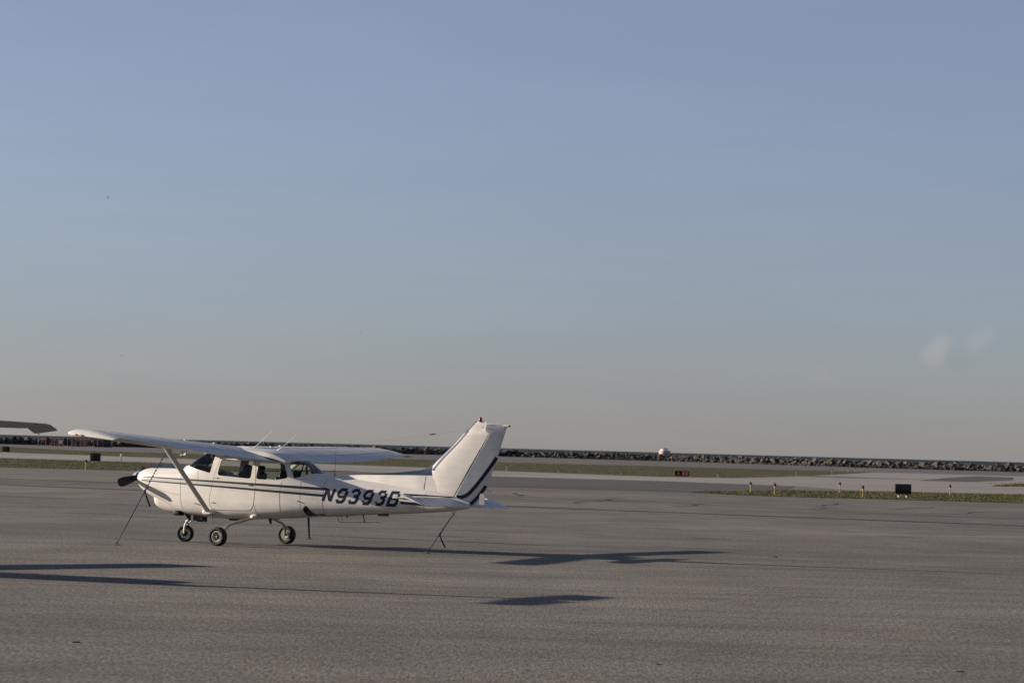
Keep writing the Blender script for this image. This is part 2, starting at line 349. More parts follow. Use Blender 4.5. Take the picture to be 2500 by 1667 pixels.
for k, (x, y, s) in enumerate([(-4.37, 29.38, .045), (.25, 27.28, .028), (1.54, 28.52, .036), (4.55, 28.63, .042), (5.58, 59.44, .07), (.32, 132.2, .15), (.55, 127.9, .13)]):
    rnd = random.Random(k+5); bm = bmesh.new()
    for q in range(14):
        a = rnd.uniform(0, 6.28); rad_ = rnd.uniform(.4, 1)*s; bm.verts.new((math.cos(a)*rad_*1.3, math.sin(a)*rad_*.7, rnd.uniform(0, s*.32)))
    bmesh.ops.convex_hull(bm, input=bm.verts); me = bpy.data.meshes.new('asphalt_chip'); bm.to_mesh(me); bm.free(); me.materials.append(M_SEAL)
    o = bpy.data.objects.new('asphalt_chip', me); col.objects.link(o); o.location = (x, y, .0)
    lab = ['small dark asphalt chip lying alone on bare foreground apron', 'small dark asphalt chip lying alone on bare foreground apron', 'small dark asphalt chip lying alone on bare foreground apron', 'small dark asphalt chip lying alone on bare foreground apron',
           'small dark chip lying beyond the thin fin shadow', 'dark clod lying on far apron beyond the tail', 'dark clod lying on far apron beyond the tail'][k]
    tag(o, lab, 'debris', ['chips on the foreground apron', 'chips on the foreground apron', 'chips on the foreground apron', 'chips on the foreground apron', None, 'clods on the far apron', 'clods on the far apron'][k])

# ------------------------------------------------------------------ the striped high-wing airplane
A, X0, Y0, PHI = R(28.156), -5.160, 58.421, R(1.135)
plane = empty('high_wing_airplane', (X0, Y0, 0), (-PHI, 0, -A))
tag(plane, 'white high-wing light airplane with navy stripes and registration N9393B on its side', 'airplane')
PM = Matrix.Translation((X0, Y0, 0)) @ Matrix.Rotation(-A, 4, 'Z') @ Matrix.Rotation(-PHI, 4, 'X')
def Wp(s, t, h): return PM @ Vector((s, -t, h))
def Lc(s, t, h): return Vector((s, -t, h))

TOP = tab([(-2.76, 1.385), (-2.72, 1.425), (-2.61, 1.48), (-2.47, 1.52), (-2.28, 1.542), (-2.0, 1.555), (-1.52, 1.575), (-1.44, 1.60), (-1.2, 1.75), (-1.0, 1.855), (-.85, 1.925), (-.6, 1.95), (-.1, 1.95), (.54, 1.915), (.8, 1.87), (1.0, 1.815), (1.28, 1.69), (1.45, 1.58), (1.60, 1.495), (1.75, 1.462), (1.95, 1.445), (2.5, 1.40), (3.2, 1.335), (4.04, 1.25), (4.66, 1.13), (5.0, 1.02)])
BOT = tab([(-2.76, 1.14), (-2.72, 1.07), (-2.6, .98), (-2.45, .905), (-2.26, .83), (-2.05, .755), (-1.81, .665), (-1.58, .585), (-1.43, .56), (-.89, .52), (-.39, .50), (.12, .525), (.71, .56), (1.63, .625), (2.1, .65), (2.54, .69), (3.35, .74), (4.3, .81), (4.63, .845), (5.0, .905)])
WID = tab([(-2.76, .20), (-2.72, .29), (-2.6, .36), (-2.3, .42), (-1.9, .46), (-1.4, .50), (-.8, .53), (.3, .54), (.9, .52), (1.4, .475), (2.0, .40), (3.0, .285), (4.0, .18), (4.6, .12), (5.0, .04)])
MID = tab([(-2.76, 1.30), (-2.0, 1.2), (-1.4, 1.1), (0, 1.0), (1, 1.0), (2, .98), (3, 1.0), (4, 1.02), (5.0, .96)])
NUP = tab([(-2.76, 2.3), (-2.0, 2.7), (-1.4, 3.4), (-.9, 4.6), (.7, 4.6), (1.3, 3.0), (2.0, 2.3), (5, 2.1)])
NLO = tab([(-2.76, 2.2), (-2.0, 2.6), (-1.2, 3.4), (.8, 3.6), (2.0, 2.7), (5, 2.1)])
def fus_t(s, h):
    w, m = WID(s), MID(s)
    if h >= m: q, n = (h-m)/max(TOP(s)-m, 1e-4), NUP(s)
    else: q, n = (m-h)/max(m-BOT(s), 1e-4), NLO(s)
    q = min(max(q, 0), 1); return w*(1-q**n)**(1/n)
def fus_ring(s, d=0., M=72):
    w, m, tp, bt = WID(s)-d, MID(s), TOP(s)-d, BOT(s)+d; nu, nl = NUP(s), NLO(s); out = []
    for k in range(M):
        a = 2*math.pi*(k+.5)/M; c, sn = math.cos(a), math.sin(a)
        n = nu if sn >= 0 else nl
        t = w*math.copysign(abs(c)**(2/n), c); h = m + (tp-m if sn >= 0 else m-bt)*math.copysign(abs(sn)**(2/n), sn)
        out.append(Lc(s, t, h))
    return out
ST = sorted(set([-2.76, -2.75, -2.735, -2.72, -2.69, -2.65] + [round(-2.6+i*.08, 3) for i in range(96)] + [5.0]))
def fus_solid(d, s0, s1): return loft([fus_ring(s, d) for s in ST if s0 <= s <= s1])
def prism(poly, t0, t1):
    n = len(poly); V = [Lc(s, t0, h) for s, h in poly] + [Lc(s, t1, h) for s, h in poly]
    return V, [tuple(range(n)), tuple(range(2*n-1, n-1, -1))] + [(i, (i+1) % n, n+(i+1) % n, n+i) for i in range(n)]
def rounded(poly, r, k=4):
    out = []; n = len(poly)
    for i in range(n):
        p, a, b = Vector(poly[i]), Vector(poly[i-1]), Vector(poly[(i+1) % n])
        rr_ = min(r, (a-p).length*.45, (b-p).length*.45); q0, q1 = p+(a-p).normalized()*rr_, p+(b-p).normalized()*rr_
        for j in range(k+1):
            u = j/k; out.append(tuple(q0*(1-u)**2+p*2*u*(1-u)+q1*u*u))
    return out
P_WS = [(-1.75, 2.25), (-1.75, 1.60), (-1.46, 1.592), (-1.30, 1.545), (-1.10, 1.495), (-.92, 1.46), (-.775, 1.425), (-.745, 1.46), (-.675, 1.77), (-.72, 1.815), (-.86, 1.885), (-.90, 2.25)]
P_W1 = rounded([(-.50, 1.715), (-.575, 1.385), (.235, 1.335), (.285, 1.69)], .06)
P_W2 = rounded([(.41, 1.665), (.365, 1.335), (.80, 1.325), (1.10, 1.375), (.985, 1.655)], .06)
P_RW = [(1.06, 1.66), (1.10, 1.70), (1.17, 1.725), (1.22, 2.2), (1.9, 2.2), (1.655, 1.505), (1.5, 1.468), (1.31, 1.395), (1.225, 1.375)]
P_WELL = rounded([(1.51, .865), (1.43, .76), (1.47, .52), (1.80, .52), (1.63, .72)], .06)
shell = raw_obj(*merge(fus_solid(0, -2.76, 5.0), [fus_solid(.018, -2.6, 4.9)][0]))
# inner skin must face inwards
me = shell.data; nout = len(ST)
bm = bmesh.new(); bm.from_mesh(me); bm.verts.ensure_lookup_table()
isl = len(ST)*72
inner = [f for f in bm.faces if f.verts[0].index >= isl]; outer = [f for f in bm.faces if f.verts[0].index < isl]
bmesh.ops.recalc_face_normals(bm, faces=outer); bmesh.ops.recalc_face_normals(bm, faces=inner); bmesh.ops.reverse_faces(bm, faces=inner)
bm.to_mesh(me); bm.free()
cuts = [raw_obj(*prism(P_WS, -1, 1)), raw_obj(*prism(P_RW, -1, 1))]
for sg in (1, -1):
    cuts += [raw_obj(*prism(P_W1, .15*sg, 1*sg)), raw_obj(*prism(P_W2, .15*sg, 1*sg)), raw_obj(*prism(P_WELL, .16*sg, 1*sg))]
me = boolean(shell, cuts, 'DIFFERENCE')
me.materials.clear(); me.materials.append(M_WHITE); me.materials.append(M_INT)
me.shade_smooth(); me.set_sharp_from_angle(angle=R(28))
me.name = 'fuselage'; fus = bpy.data.objects.new('fuselage', me); col.objects.link(fus); fus.parent = plane
gl = raw_obj(*fus_solid(.006, -2.6, 4.9))
def on_skin(c):
    s_, t_, h_ = c.x, abs(c.y), c.z; w, m = WID(s_)-.006, MID(s_)
    if h_ >= m: n, q = NUP(s_), (h_-m)/(TOP(s_)-.006-m)
    else: n, q = NLO(s_), (m-h_)/(m-BOT(s_)-.006)
    return abs((t_/w)**n+max(q, 0)**n-1) < .13
for nm, c, g in [('windshield', cuts[0], G_FRONT), ('rear_window', cuts[1], G_SIDE), ('door_window', cuts[2], G_SIDE), ('side_window', cuts[3], G_SIDE), ('door_window', cuts[5], G_SIDE), ('side_window', cuts[6], G_SIDE)]:
    m2 = boolean(gl, [c], 'INTERSECT')
    bm = bmesh.new(); bm.from_mesh(m2); bmesh.ops.triangulate(bm, faces=[f_ for f_ in bm.faces if len(f_.verts) > 4])
    bmesh.ops.delete(bm, geom=[f_ for f_ in bm.faces if not on_skin(f_.calc_center_median())], context='FACES'); bm.to_mesh(m2); bm.free()
    m2.materials.clear(); m2.materials.append(g)
    m2.shade_smooth(); m2.name = nm
    o = bpy.data.objects.new(nm, m2); col.objects.link(o); o.parent = plane
kill(shell, gl, *cuts)

# conforming paint: ribbons laid on the skin
def side_pt(s, h, sg, off, tf=fus_t):
    return Lc(s, sg*(tf(s, h)+off), h)
def band(name, upper, lower, m, parent=None, off=.0034, sg=1, step=.05, rows=2, tf=fus_t):
    """surface band between two (s,h) polylines with the same s range"""
    fu, fl = tab(upper), tab(lower); s0, s1 = upper[0][0], upper[-1][0]; n = max(2, int((s1-s0)/step)); V, F = [], []
    for i in range(n+1):
        s = s0+(s1-s0)*i/n
        for r in range(rows+1): h = fl(s)+(fu(s)-fl(s))*r/rows; V.append(side_pt(s, h, sg, off, tf))
    for i in range(n):
        for r in range(rows): a = i*(rows+1)+r; F.append((a, a+1, a+rows+2, a+rows+1))
    return mesh_obj(name, V, F, m, parent or plane)
def ribbon(pts, w, sg=1, off=.003, closed=False, step=.03, tf=fus_t, w_list=None):
    P = [Vector(p) for p in pts]; n = len(P); L, Q = [], []
    for i in range(n):
        a = P[i-1] if (i > 0 or closed) else None; b = P[(i+1) % n] if (i < n-1 or closed) else None
        d1 = (P[i]-a).normalized() if a is not None else None; d2 = (b-P[i]).normalized() if b is not None else None
        if d1 is None: d1 = d2
        if d2 is None: d2 = d1
        n1, n2 = Vector((-d1.y, d1.x)), Vector((-d2.y, d2.x)); mt = (n1+n2); k = mt.length
        mt = mt.normalized() if k > 1e-4 else n1; ww = (w_list[i] if w_list else w)/2
        ml = ww/max(mt.dot(n1), .45); L.append(P[i]+mt*ml); Q.append(P[i]-mt*ml)
    V, F = [], []; idx = list(range(n)) + ([0] if closed else [])
    for i, j in zip(idx[:-1], idx[1:]):
        k = max(1, int((P[j]-P[i]).length/step)); b0 = len(V)
        for q in range(k+1):
            u = q/k; l, r = L[i].lerp(L[j], u), Q[i].lerp(Q[j], u)
            for x in (l, (l+r)/2, r): V.append(side_pt(x.x, x.y, sg, off, tf))
        for q in range(k):
            for c in (0, 1): a = b0+q*3+c; F.append((a, a+1, a+4, a+3))
    return V, F
for sg in (1, -1):
    band('navy_stripe', [(-2.58, 1.318), (-.17, 1.265), (1.955, 1.210)], [(-2.58, 1.298), (-.17, 1.222), (1.94, 1.153)], M_NAVY, sg=sg)
    band('navy_stripe', [(-2.55, 1.242), (-.17, 1.165), (1.91, 1.078)], [(-2.55, 1.223), (-.17, 1.122), (1.90, 1.028)], M_NAVY, sg=sg)
    band('grey_stripe', [(-2.5, 1.280), (-.2, 1.213), (1.885, 1.136)], [(-2.5, 1.262), (-.2, 1.183), (1.885, 1.092)], M_GREY, sg=sg)
    band('navy_stripe', [(3.63, 1.153), (4.1, 1.143), (4.70, 1.122)], [(3.61, 1.108), (4.1, 1.112), (4.70, 1.100)], M_NAVY, sg=sg)
    band('navy_stripe', [(3.57, .996), (4.1, .982), (4.72, .99)], [(3.55, .945), (4.1, .925), (4.72, .945)], M_NAVY, sg=sg)
    band('grey_stripe', [(3.62, 1.080), (4.1, 1.072), (4.70, 1.06)], [(3.60, 1.025), (4.1, 1.02), (4.70, 1.02)], M_GREY, sg=sg)
band('blue_top_panel', [(-2.66, 1.452), (-2.4, 1.522), (-1.9, 1.546), (-1.5, 1.560)], [(-2.66, 1.452-.012), (-2.4, 1.487), (-1.9, 1.497), (-1.5, 1.492)], M_BLUE, sg=1, rows=8, off=.005)
band('blue_top_panel', [(-2.66, 1.452), (-2.4, 1.522), (-1.9, 1.546), (-1.5, 1.560)], [(-2.66, 1.440), (-2.4, 1.487), (-1.9, 1.497), (-1.5, 1.492)], M_BLUE, sg=-1, rows=8, off=.005)
# crown of the cowling in blue, joining the two sides
V, F = [], []; nn = 24
for i in range(nn+1):
    s = -2.66+1.16*i/nn
    hb = tab([(-2.66, 1.452), (-2.4, 1.522), (-1.9, 1.546), (-1.5, 1.560)])(s); tb = fus_t(s, hb)
    for k in range(17):
        t = tb*(1-2*k/16); w, m, n = WID(s), MID(s), NUP(s)
        h = m+(TOP(s)-m)*(1-min(abs(t)/w, 1)**n)**(1/n); V.append(Lc(s, t*1.012, h+.006))
for i in range(nn):
    for k in range(16): a = i*17+k; F.append((a, a+1, a+18, a+17))
mesh_obj('blue_top_panel', V, F, M_BLUE, plane)

GLY = {'N': [([(0, 0), (0, 1)], 0), ([(1, 0), (1, 1)], 0), ([(.06, .96), (.94, .04)], 1)],
       '9': [([(0, .20), (.24, 0), (.76, 0), (1, .2), (1, .8), (.76, 1), (.24, 1), (0, .8), (0, .58), (.24, .42), (.88, .42)], 0)],
       '3': [([(0, .80), (.24, 1), (.76, 1), (1, .82), (1, .66), (.82, .52), (1, .38), (1, .18), (.76, 0), (.24, 0), (0, .20)], 0), ([(.42, .52), (.80, .52)], 1)],
       'B': [([(0, 0), (0, 1), (.80, 1), (1, .84), (1, .68), (.90, .54), (1, .40), (1, .16), (.80, 0)], 2), ([(.1, .53), (.90, .53)], 1)]}
GX = {0: (0, .156), 1: (.276, .163), 2: (.546, .163), 3: (.834, .163), 4: (1.113, .163), 5: (1.385, .172)}
def lettering(sg):
    H_, TH = .252, .060; V, F = [], []
    for i, ch in enumerate('N9393B'):
        x0, W_ = GX[i]
        for pts, mode in GLY[ch]:
            q = []
            for x, y in pts:
                yy = y*H_+.027; xx = x0*1.012+x*W_+.027+yy*.355
                if sg > 0: s = 1.85+xx
                else: s = 3.56-xx
                base = .920-(s-1.85)*.022
                q.append((s, base+yy))
            v, f = ribbon(q, TH, sg,   .0016 if mode != 1 else .0024, closed=(mode == 2)); V, F = merge((V, F), (v, f))
    o = mesh_obj('registration_marking', V, F, M_NAVY, plane, smooth=False); o['label'] = 'navy registration lettering reading N9393B'
lettering(1); lettering(-1)

# doors: raised panels round the window, dark gap at the edge
D_OUT = [(-.655, 1.36), (-.50, 1.765), (-.30, 1.775), (.30, 1.735), (.345, 1.55), (.36, 1.27), (.335, .90), (.315, .78), (.24, .70), (-.30, .685), (-.62, .69), (-.70, .72), (-.755, .84), (-.70, 1.12)]
def resample(poly, n):
    P = [Vector(p) for p in poly]; P.append(P[0]); ls = [0]
    for a, b in zip(P[:-1], P[1:]): ls.append(ls[-1]+(b-a).length)
    out = []
    for i in range(n):
        d = ls[-1]*i/n; k = max(j for j in range(len(ls)) if ls[j] <= d+1e-9); k = min(k, len(P)-2)
        out.append(P[k].lerp(P[k+1], (d-ls[k])/max(ls[k+1]-ls[k], 1e-9)))
    return out
def ang_ring(poly, c, n):     # sample a polygon by angle about c
    out = []; N_ = len(poly)
    for i in range(n):
        a = 2*math.pi*i/n; d = Vector((math.cos(a), math.sin(a))); best = 0
        for j in range(N_):
            p, q = Vector(poly[j])-c, Vector(poly[(j+1) % N_])-c; e = q-p; den = d.x*e.y-d.y*e.x
            if abs(den) < 1e-9: continue
            k = (p.x*e.y-p.y*e.x)/den; u = (p.x*d.y-p.y*d.x)/den
            if k > 0 and -1e-6 <= u <= 1+1e-6: best = max(best, k)
        out.append(c+d*best)
    return out
for sg in (1, -1):
    out_r, c = rounded(D_OUT, .05, 3), Vector((-.15, 1.5))
    no = 140; ro, ri = ang_ring(out_r, c, no), ang_ring([tuple(c+(Vector(p)-c)*1.0) for p in P_W1], c, no)
    V, F = [], []; rows = 10
    for r in range(rows+1):
        for i in range(no):
            p = ri[i].lerp(ro[i], (r/rows)*.985+.012); V.append(side_pt(p.x, p.y, sg, .0020))
    for r in range(rows):
        for i in range(no): F.append((r*no+i, r*no+(i+1) % no, (r+1)*no+(i+1) % no, (r+1)*no+i))
    door = mesh_obj('door', V, F, M_WHITE, plane)
    v, f = ribbon(out_r, .017, sg, .0010, closed=True); mesh_obj('door_gap', v, f, M_SEAM, door, smooth=False)
    hd = [merge(tube([side_pt(.20, 1.212, sg, .012), side_pt(.27, 1.206, sg, .012)], .012, 6))]
    mesh_obj('door_handle', *hd[0], M_SEAM, door)
    for s, h in ((-.66, 1.34), (-.74, .84)):
        v, f = tube([side_pt(s-.02, h, sg, .012), side_pt(s+.10, h-.01, sg, .012)], .011, 6); mesh_obj('hinge', v, f, M_WHITE, door)
def seam(pts, sg, w=.008, m=M_SEAM): v, f = ribbon(pts, w, sg, .0012); return mesh_obj('panel_seam', v, f, m, plane, smooth=False)
for sg in (1, -1):
    seam([(.975, 1.285), (.955, 1.25), (.93, 1.1), (.945, .70)], sg, .009)
    seam([(1.39, 1.30), (1.385, 1.02), (1.405, .68)], sg, .006)
    seam([(1.875, 1.40), (1.875, 1.13), (1.89, .72)], sg, .009)
    seam([(-1.50, 1.50), (-1.50, 1.22), (-1.47, .66)], sg, .007)
    seam([(-1.06, 1.46), (-1.05, 1.20)], sg, .006)
    seam([(-1.50, .965), (-1.75, .985), (-2.3, 1.10)], sg, .005)
    seam([(4.09, 1.24), (4.07, 1.0), (4.05, .83)], sg, .006)
    seam([(.39, .60), (.345, .80)], sg, .008)
    for s_ in (2.42, 2.95, 3.45): seam([(s_, TOP(s_)-.06), (s_+.01, MID(s_)), (s_+.02, BOT(s_)+.06)], sg, .0045, M_GREY)
    seam([(1.42, .985), (2.4, .965), (3.45, .93)], sg, .004, M_GREY); seam([(.40, .655), (1.40, .69)], sg, .004, M_GREY)
    seam([(-2.5, 1.36), (-1.9, 1.40), (-1.5, 1.41)], sg, .004, M_GREY)
    seam([(-1.12, .80), (-.87, .745)], sg, .018, M_BLACK)
    v, f = tube([side_pt(1.33, .925, sg, .0), side_pt(1.36, .92, sg, .02)], .012, 6); mesh_obj('static_port', v, f, M_SEAM, plane)
    # ventral sill fairing under the door
# interior
mesh_obj('cabin_floor', *box(-1.3, 1.5, -.44, .44, .80, .83), M_INT, plane)
mesh_obj('wheel_well_liner', *box(1.36, 1.86, -.30, .30, .66, .90), M_SEAM, plane)
V, F = merge(box(-1.36, -1.14, -.40, .40, 1.02, 1.46)); mesh_obj('instrument_panel', V, F, M_BLACK, plane)
def seat(s, t, hb, m=M_SEAT):
    e = empty('seat'); e.parent = plane; e.location = Lc(s, t, 0)
    bevel_box('cushion', -.22, .24, -.21, .21, .95, 1.09, m, e, .04)
    o = bevel_box('backrest', .0, .13, -.21, .21, 0, hb-1.07, m, e, .05, 3); o.location = (.18, 0, 1.07); o.rotation_euler = (0, R(12), 0)
    o2 = bevel_box('headrest', .02, .10, -.12, .12, hb-1.11, hb-.93, m, e, .035, 3); o2.location = (.18, 0, 1.07); o2.rotation_euler = (0, R(12), 0)
for s, t, hb in ((-.38, .25, 1.50), (-.38, -.25, 1.50), (.52, .24, 1.42), (.52, -.24, 1.42)): seat(s, t, hb)
for sg in (1, -1):
    v, f = tube([Lc(-.93, .20*sg, 1.36), Lc(-1.05, .20*sg, 1.36)], .012, 6); k = len(v)
    ring = [Lc(-.93, sg*(.20+.13*math.cos(a)), 1.36+.10*math.sin(a)) for a in [R(x) for x in range(30, 331, 20)]]
    v2, f2 = tube(ring, .012, 6); mesh_obj('control_yoke', *merge((v, f), (v2, f2)), M_BLACK, plane)
v, f = tube([Lc(.36, .46, 1.35), Lc(.33, .46, 1.75)], .03, 6); mesh_obj('door_post', v, f, M_INT, plane)
v, f = tube([Lc(.36, -.46, 1.35), Lc(.33, -.46, 1.75)], .03, 6); mesh_obj('door_post', v, f, M_INT, plane)
v, f = tube([Lc(1.0, -.25, 1.70), Lc(.86, -.30, 1.38)], .012, 6); mesh_obj('shoulder_belt', v, f, M_BLACK, plane)

# nose: spinner, propeller, chin scoop, inlets
HUB = (-2.76, 0, 1.325)
secs = []
for q in range(13):
    u = q/12; r_ = .17*max(1-(1-u)**1.5, 0)**.72
    r_ = max(r_, .004); s = -3.06+.30*u
    secs.append([Lc(s, r_*math.cos(a*math.pi/12), HUB[2]+r_*math.sin(a*math.pi/12)) for a in range(24)])
v, f = loft(secs); prop = empty('propeller'); prop.parent = plane
mesh_obj('spinner', v, f, mat('spinner_blue', (.012, .024, .050), .5, .35, var=.3, vscale=8), prop)
def blade(ang):
    secs = []
    for i in range(15):
        r_ = .10+.70*i/14; u = i/14
        ch = .10+.09*math.sin(min(u*1.5, 1)*math.pi/2) if u < .75 else .19-.02*((u-.75)/.25)
        if u > .93: ch *= .75 if u < .99 else .42
        th = .042*(1-u)+.010; tw = R(58-40*u)
        ring = []
        for k in range(12):
            a = 2*math.pi*k/12; x = ch/2*math.cos(a); y = th/2*math.sin(a)
            lc = x*math.cos(tw)-y*math.sin(tw); ax = x*math.sin(tw)+y*math.cos(tw)
            # along t,h rotated by ang; lc is across the disc, ax along s
            ring.append(Lc(-2.845-ax, r_*math.cos(ang)-lc*math.sin(ang), HUB[2]+r_*math.sin(ang)+lc*math.cos(ang)))
        secs.append(ring)
    v, f = loft(secs); mesh_obj('propeller_blade', v, f, M_BLACK, prop)
blade(R(-13)); blade(R(167))
secs = []
CHB = tab([(-2.42, .80), (-2.38, .73), (-2.30, .685), (-2.16, .63), (-1.89, .582), (-1.45, .545)])
for s_ in [-2.42, -2.405, -2.38, -2.34]+frange(-2.28, -1.5, .1):
    k = min(1, ((s_+2.43)/.12))**.5; cz = BOT(s_)+.03; hh = max(cz-CHB(s_), .02); wd = .235*k*(1 if s_ < -1.9 else 1-(s_+1.9)*.6)
    secs.append([Lc(s_, wd*math.copysign(abs(math.cos(a*math.pi/12))**.8, math.cos(a*math.pi/12)), cz+hh*math.sin(a*math.pi/12)) for a in range(24)])
v, f = loft(secs); mesh_obj('chin_scoop', v, f, M_WHITE, plane)
bevel_box('cowl_flap', -1.75, -1.60, -.34, -.16, .535, .64, M_BLACK, plane, .012)
v, f = tube([Lc(-1.60, .12, .60), Lc(-1.50, .14, .50), Lc(-1.47, .14, .44)], .035, 10); mesh_obj('exhaust_pipe', v, f, M_SEAM, plane)
bevel_box('oil_cooler_duct', -1.30, -1.12, -.20, -.06, .46, .60, M_SEAM, plane, .012)
for sg in (1, -1):
    secs = [[Lc(s, sg*(.235+.075*math.cos(a*math.pi/8)), 1.335+.05*math.sin(a*math.pi/8)) for a in range(16)] for s in (-2.752, -2.70)]
    v, f = loft(secs); mesh_obj('air_inlet', v, f, M_BLACK, plane)

# ------------------------------------------------------------------ wings
def naca(x, th=.12, m=.02, p=.4):
    yt = 5*th*(.2969*math.sqrt(x)-.1260*x-.3516*x*x+.2843*x**3-.1015*x**4)
    yc = m/p**2*(2*p*x-x*x) if x < p else m/(1-p)**2*((1-2*p)+2*p*x-x*x); return yc+yt, yc-yt
XC = [0, .006, .02, .05, .1, .17, .25, .34, .44, .54, .64]
def seg_ring(x0, x1, nx=12, th=.12):
    if x0 == 0: xs = [x for x in XC if x < x1-.02]+[x1]
    else: xs = [x0+(x1-x0)*i/nx for i in range(nx+1)]
    up = [(x, naca(x, th)[0]) for x in xs]; lo = [(x, naca(x, th)[1]) for x in xs]
    ring = list(reversed(up)) + (lo[1:] if x0 == 0 else lo)
    return ring
WLE = tab([(0, -.81), (2.6, -.81), (5.3, -.72), (5.6, -.70)]); WTE = tab([(0, .82), (2.65, .82), (5.3, .47), (5.6, .43)])
HLE = lambda t: 1.925+.026*abs(t); HTE = tab([(0, 1.675), (2.7, 1.785), (5.4, 1.985), (6, 2.0)])
def wing_pt(t, x, y, kth=1., dh=0.):
    a = abs(t); le, te = WLE(a), WTE(a); c = te-le; hl, ht = HLE(a), HTE(a)
    return Lc(le+x*c, t, hl+(ht-hl)*x + y*c*kth + dh)
def wing_piece(name, sg, x0, x1, ts, parent, m, ridges=0., hinge=0.):
    ring = seg_ring(x0, x1); secs = []
    for i, t in enumerate(ts):
        k = 1.0; d = ridges*(1 if i % 2 else -1)
        secs.append([wing_pt(sg*t, x, y+(d if (y > naca(x)[0]-1e-6 and x0 < x < x1-.01) else 0), k) for x, y in ring])
    v, f = loft(secs); return mesh_obj(name, v, f, m, parent, angle=40)
wings = []
for sg in (1, -1):
    w = empty('wing'); w.parent = plane; wings.append(w)
    wing_piece('wing_panel', sg, 0, .735, [.22]+frange(.5, 5.28, .24), w, M_WING)
    wing_piece('flap', sg, .742, 1, frange(.52, 2.68, .045), w, M_WING, ridges=.0012)
    wing_piece('aileron', sg, .742, 1, frange(2.70, 5.06, .045), w, M_WING, ridges=.0016)
    wing_piece('trailing_edge', sg, .7345, 1, [5.07, 5.16, 5.28], w, M_WHITE)
    # drooped, rounded tip cap
    ring = seg_ring(0, 1)+[]
    xs = [0, .006, .02, .05, .1, .17, .25, .34, .44, .54, .64, .74, .84, .93, 1]
    ring = [(x, naca(x)[0]) for x in reversed(xs)]+[(x, naca(x)[1]) for x in xs[1:-1]]
    secs = []
    for t, k, ins, drop in ((5.275, 1.02, 0, 0), (5.36, 1.0, .005, .0), (5.42, .92, .02, -.006), (5.46, .74, .05, -.014), (5.485, .45, .09, -.022), (5.49, .12, .13, -.026)):
        secs.append([wing_pt(sg*t, ins*.8+(x)*(1-ins*1.1), y*k-(.02*(1-k) if y > 0 else 0), 1, drop) for x, y in ring])
    v, f = loft(secs); mesh_obj('wing_tip', v, f, M_WHITE, w)
    v, f = tube([wing_pt(sg*5.475, .20, -.018), wing_pt(sg*5.492, .215, -.018), wing_pt(sg*5.492, .245, -.018), wing_pt(sg*5.475, .26, -.018)], [.006, .012, .012, .006], 8); mesh_obj('navigation_light', v, f, M_RED if sg > 0 else mat('green_lens', (.02, .25, .06), .2, .6), w)
    v, f = tube([wing_pt(sg*5.475, .27, -.02), wing_pt(sg*5.495, .29, -.02), wing_pt(sg*5.495, .34, -.02), wing_pt(sg*5.475, .37, -.02)], [.01, .022, .02, .008], 8); mesh_obj('strobe_light', v, f, M_IVORY, w)
    v, f = tube([wing_pt(sg*5.3, .99, 0), wing_pt(sg*5.34, 1.10, -.01)], .004, 5); mesh_obj('static_wick', v, f, M_SEAM, w)
    v, f = tube([wing_pt(sg*4.2, .995, 0), wing_pt(sg*4.22, 1.08, -.01)], .004, 5); mesh_obj('static_wick', v, f, M_SEAM, w)
    for t, x in ((1.05, .30), (1.75, .16)):
        p = wing_pt(sg*t, x, naca(x)[0]); v, f = tube([p-Vector((0, 0, .01)), p+Vector((0, 0, .022))], .035, 12); mesh_obj('fuel_cap', v, f, M_WHITE, w)
    for t in (1.0, 1.62, 2.3, 2.95, 3.6, 4.25, 4.8):
        pp = [Vector(wing_pt(sg*t, x, naca(x)[0]))+Vector((0, 0, .0005)) for x in (.03, .08, .15, .25, .38, .52, .64, .72)]
        v, f = tube(pp, .003, 5); mesh_obj('panel_seam', v, f, M_GREY, w)
    pp = [Vector(wing_pt(sg*t, .7385, naca(.7385)[0]))-Vector((0, 0, .004)) for t in frange(.52, 5.06, .3)]
    v, f = tube(pp, .007, 5); mesh_obj('hinge_gap', v, f, M_SEAM, w)
    pp = [Vector(wing_pt(sg*t, .36, naca(.36)[0]))+Vector((0, 0, .0005)) for t in frange(.55, 5.2, .3)]
    v, f = tube(pp, .003, 5); mesh_obj('panel_seam', v, f, M_GREY, w)
    # strut with cuffs
    top, bot = wing_pt(sg*2.62, .245, -.035), Lc(-.77, sg*.51, .63)
    d = (bot-top).normalized(); chord = Vector((1, 0, 0))-d*d.x; chord.normalize(); nrm = d.cross(chord).normalized(); secs = []
    for u, cw in ((-.01, .26), (.03, .17), (.07, .145), (.5, .14), (.92, .14), (.97, .15), (1.0, .19)):
        p = top.lerp(bot, u); secs.append([p+chord*(cw/2*math.cos(2*math.pi*k/16)+(.02 if u < .05 else 0))+nrm*(.024*math.sin(2*math.pi*k/16)) for k in range(16)])
    v, f = loft(secs); mesh_obj('wing_strut', v, f, M_WING, w)
    if sg > 0:
        a, b, c = wing_pt(2.15, .34, -.03), wing_pt(2.15, .34, -.09), None
        e1 = Vector(b)+Vector((-.13, 0, -.012)); v, f = tube([a, b, e1], .014, 8); mesh_obj('pitot_tube', v, f, M_WHITE, w)
        a = wing_pt(2.45, .42, -.035); v, f = tube([a, Vector(a)-Vector((0, 0, .10))], .008, 6); mesh_obj('fuel_vent', v, f, M_SEAM, w)
    p = Lc(-.77, sg*.515, .635); secs = [[p+Vector((.17*k*math.cos(a*math.pi/8), -sg*z_, .075*k*math.sin(a*math.pi/8))) for a in range(16)] for z_, k in ((-.06, 1), (.0, .9), (.04, .55))]
    v, f = loft(secs); mesh_obj('strut_fairing', v, f, M_WHITE, w)
